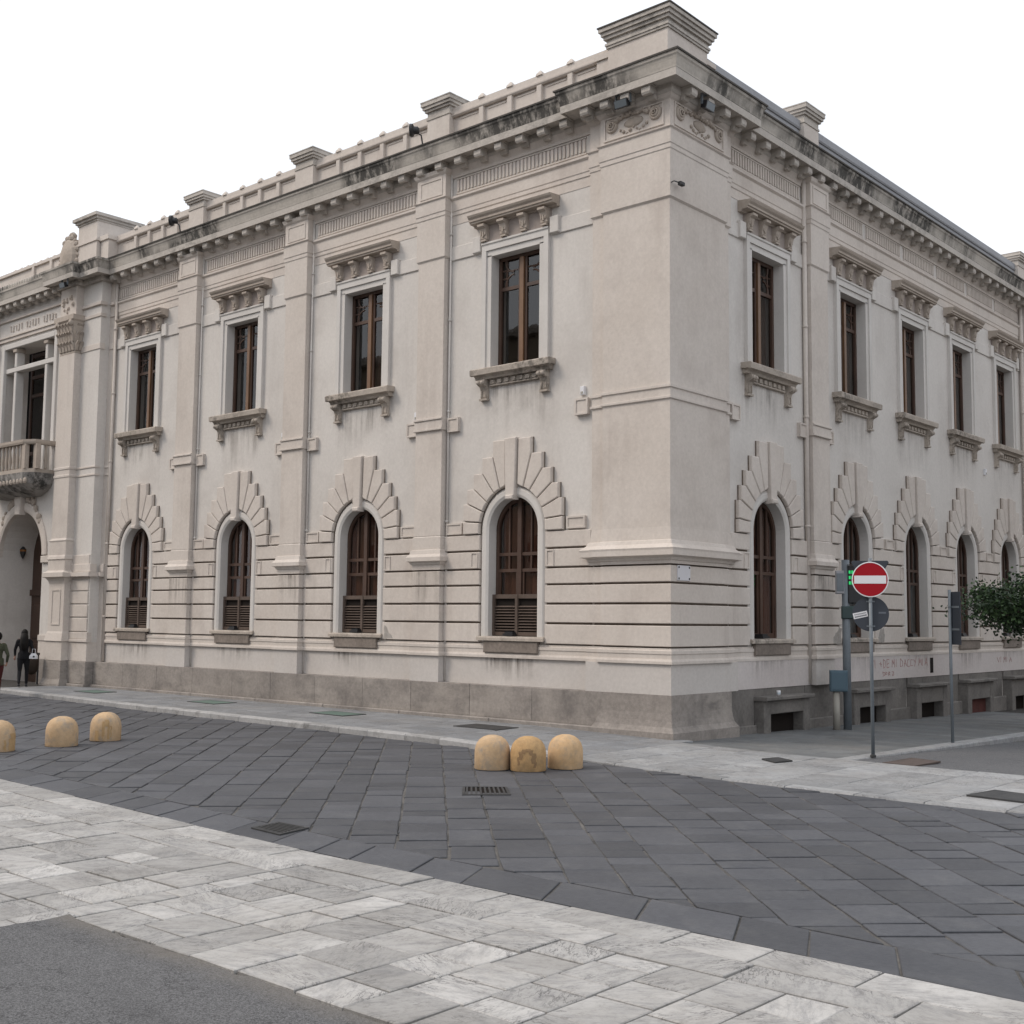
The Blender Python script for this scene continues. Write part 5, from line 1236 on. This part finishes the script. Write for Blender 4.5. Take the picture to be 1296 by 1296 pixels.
# ---- people
def body(name, blobs, voxel=.014):
    mb = MB()
    for kind, *a in blobs:
        if kind == 't': mb.tube(*a)
        else: mb.sphere(*a)
    tmp = bpy.data.objects.new('tmp', mb.mesh('tmp', SBACK)); COL.objects.link(tmp)
    rm = tmp.modifiers.new('r', 'REMESH'); rm.mode = 'VOXEL'; rm.voxel_size = voxel; rm.use_smooth_shade = True
    sm = tmp.modifiers.new('s', 'SMOOTH'); sm.iterations = 3; sm.factor = .5
    dg = bpy.context.evaluated_depsgraph_get(); me = bpy.data.meshes.new_from_object(tmp.evaluated_get(dg)); me.name = name
    bpy.data.objects.remove(tmp); me.materials.clear(); return me
def person(label, x, y, z, rz, H, top, low, shoe, skin, arms, stride, hair, hairlen):
    t = thing('person', label, 'person', (x, y, z), rz, None)
    k = H/1.70; s = lambda p: tuple(v*k for v in p)
    B_ = []
    def tu(pts, r): B_.append(('t', [s(p) for p in pts], [v*k for v in r], 10))
    def sp2(c, r, sq=(1,1,1)): B_.append(('s', s(c), r*k, 12, 8, sq))
    tu([(0,0,.88),(0,0,1.0),(0,.0,1.12),(0,.01,1.3),(0,.0,1.42)], [.155,.145,.13,.165,.10])
    sp2((0,0,.93),.15,(1.15,.9,.9)); sp2((0,.0,1.32),.16,(1.2,.75,.85)); sp2((-.15,0,1.39),.075); sp2((.15,0,1.39),.075)
    tu([(0,0,1.4),(0,.02,1.52)], [.06,.055]); sp2((0,.03,1.6),.105,(.78,.95,1.12)); sp2((0,.125,1.585),.018,(1,1,1.2)); sp2((.085,.02,1.59),.02,(.5,1,1.4)); sp2((-.085,.02,1.59),.02,(.5,1,1.4))
    for sg, st in ((1, stride), (-1, -stride)):
        hip = (sg*.09,0,.88); kn = (sg*.1,st*.42+.06,.48); an = (sg*.1,st-(.10 if st < 0 else 0),.09 if st >= 0 else .13)
        tu([hip,tuple((hip[i]+kn[i])/2 for i in range(3)),kn,tuple(kn[i]*.6+an[i]*.4 for i in range(3)),an], [.10,.085,.06,.058,.04])
        fz = .035 if st >= 0 else .06
        tu([(an[0],an[1]-.05,fz+.02),(an[0],an[1]+.06,fz),(an[0]+sg*.01,an[1]+.17,fz-.005 if st >= 0 else .03)], [.038,.04,.025])
    for sg, (el, ha) in zip((1,-1), arms):
        sh = (sg*.175,0,1.39); tu([sh,tuple((sh[i]+el[i])/2 for i in range(3)),el,tuple((ha[i]+el[i])/2 for i in range(3)),ha], [.06,.055,.045,.04,.028])
        d = (Vector(ha)-Vector(el)).normalized(); sp2(tuple(Vector(ha)+d*.04), .04, (.6,.9,1.1))
        sd_ = d.orthogonal().normalized()
        for f_ in range(4):
            b0 = Vector(ha)+d*.06+sd_*(f_-1.5)*.019; tu([tuple(b0),tuple(b0+d*(.04+.006*(1.5-abs(f_-1.5)))),tuple(b0+d*.06+Vector((-sg*.012,.012,0)))], [.0095,.009,.007])
        b0 = Vector(ha)+d*.02+sd_*.035; tu([tuple(b0),tuple(b0+d*.03+sd_*.02),tuple(b0+d*.055+sd_*.02)], [.011,.01,.008])
    me = body('body', B_)
    for M in (top, low, shoe, skin): me.materials.append(M)
    hands = [Vector(s(a[1])) for a in arms]
    for p in me.polygons:
        c = p.center; i = 0 if c.z > .9*k else (1 if c.z > .10*k else 2)
        if c.z > 1.455*k: i = 3
        if any((c-h).length < .12*k and (c-h).length < 9 and c.z < h.z+.02 for h in hands): i = 3
        p.material_index = i
    ob('body', me, t)
    hb = MB(); hb.sphere(s((0,.0,1.625)), .118*k, 14, 10, (.85,1.0,1.02))
    if hairlen: hb.tube([s((0,-.06,1.6)),s((0,-.1,1.45)),s((0,-.12,1.3)),s((0,-.115,1.62-hairlen))], [.1*k,.12*k,.12*k,.06*k], 12)
    hm = hb.mesh('hair', hair, True)
    hm.transform(Matrix.Translation((0,-.028*k,.012*k))); ob('hair', hm, t)
    # jacket hem
    ob('jacket_hem', MB().loops([[(.175*k*math.cos(a), .145*k*math.sin(a), zz) for a in [2*PI*i/18 for i in range(18)]] for zz in (.86*k,.98*k)]+[[(.16*k*math.cos(a), .13*k*math.sin(a), 1.05*k) for a in [2*PI*i/18 for i in range(18)]]], False, False).mesh('jacket_hem', top, True), t)
    eyes = MB()
    for sg in (-1,1): eyes.sphere(s((sg*.034,.118,1.61)), .011*k, 6, 5)
    ob('eyes', eyes.mesh('eyes', BLACKM), t)
    return t
BLK = stone('black_cloth', (.008,.008,.010), (.014,.014,.016), 6, bump=.1); OLV = stone('olive_cloth', (.05,.055,.035), (.075,.08,.052), 6, bump=.1)
MAR = stone('maroon_cloth', (.07,.018,.018), (.1,.028,.026), 6, bump=.1); SKIN = plain('skin', (.42,.24,.17), .55); HAIR = stone('dark_hair', (.006,.005,.005), (.011,.009,.008), 20, rough=.75, bump=.2)
SHO = plain('dark_shoe', (.012,.013,.018), .5)
wx_, wy_ = -21.85, -1.62
person('woman with long dark hair in black jacket and trousers walking past the entrance', wx_, wy_, ZP(-22), math.radians(62), 1.66, BLK, BLK, SHO, SKIN, (((.25,-.08,1.13),(.26,.06,.93)),((-.25,.05,1.13),(-.25,.1,.92))), .17, HAIR, .52)
t = thing('handbag', 'white handbag with a dark mark carried by the woman in black', 'handbag', (wx_+.27, wy_+.17, ZP(-22)+.84), math.radians(35)); t.scale = (.8,.8,.8)
q = ob('bag_body', MB().loops([[(-.15,-.05,0),(.15,-.05,0),(.15,.05,0),(-.15,.05,0)],[(-.14,-.055,.1),(.14,-.055,.1),(.14,.055,.1),(-.14,.055,.1)],[(-.08,-.02,.2),(.08,-.02,.2),(.08,.02,.2),(-.08,.02,.2)]]).mesh('bag_body', SWHITE), t)
ob('dark_mark', MB().box(.0,.07,-.062,-.056,.05,.11).mesh('dark_mark', BLACKM), q); ob('bag_strap', MB().tube([(-.07,0,.19),(-.05,0,.36),(.05,0,.36),(.07,0,.19)], .01, 6).mesh('bag_strap', SWHITE), t)
person('person in olive jacket and maroon trousers walking along the kerb', -19.55, -3.52, 0.0, math.radians(75), 1.72, OLV, MAR, SHO, SKIN, (((.25,-.10,1.13),(.25,.02,.92)),((-.25,.08,1.13),(-.25,.16,.93))), .2, HAIR, 0)
# ---- litter bin
t = thing('litter_bin', 'dark brown rounded litter bin on a post beside the entrance pier', 'litter bin', (-23.05, -.75, ZP(-23)))
ob('post', MB().lathe([(.03,0),(.03,.95)], (0,.2,0), 10).mesh('post', BLACKM), t)
q = ob('bucket', MB().lathe([(.03,.3),(.12,.34),(.18,.45),(.205,.6),(.21,.92),(.19,.92),(.185,.6)], n=18).mesh('bucket', stone('brown_plastic', (.03,.022,.018), (.05,.038,.03), 5), True), t)
ob('rim', MB().lathe([(.205,.9),(.225,.9),(.225,.97),(.205,.97)], n=18).mesh('rim', BLACKM), q)
# single paper scrap on the cellar hood
t = thing('paper_cup', 'small white paper cup left on the stone hood of the nearest cellar opening', 'cup', W('R', 4.0, .05, .702), .3)
ob('cup', MB().lathe([(.035,0),(.045,.11),(.041,.11),(.033,.01)], n=12).mesh('cup', SWHITE, True), t); ob('cup_band', MB().lathe([(.0405,.035),(.0435,.07)], n=12).mesh('cup_band', PAPER), t)
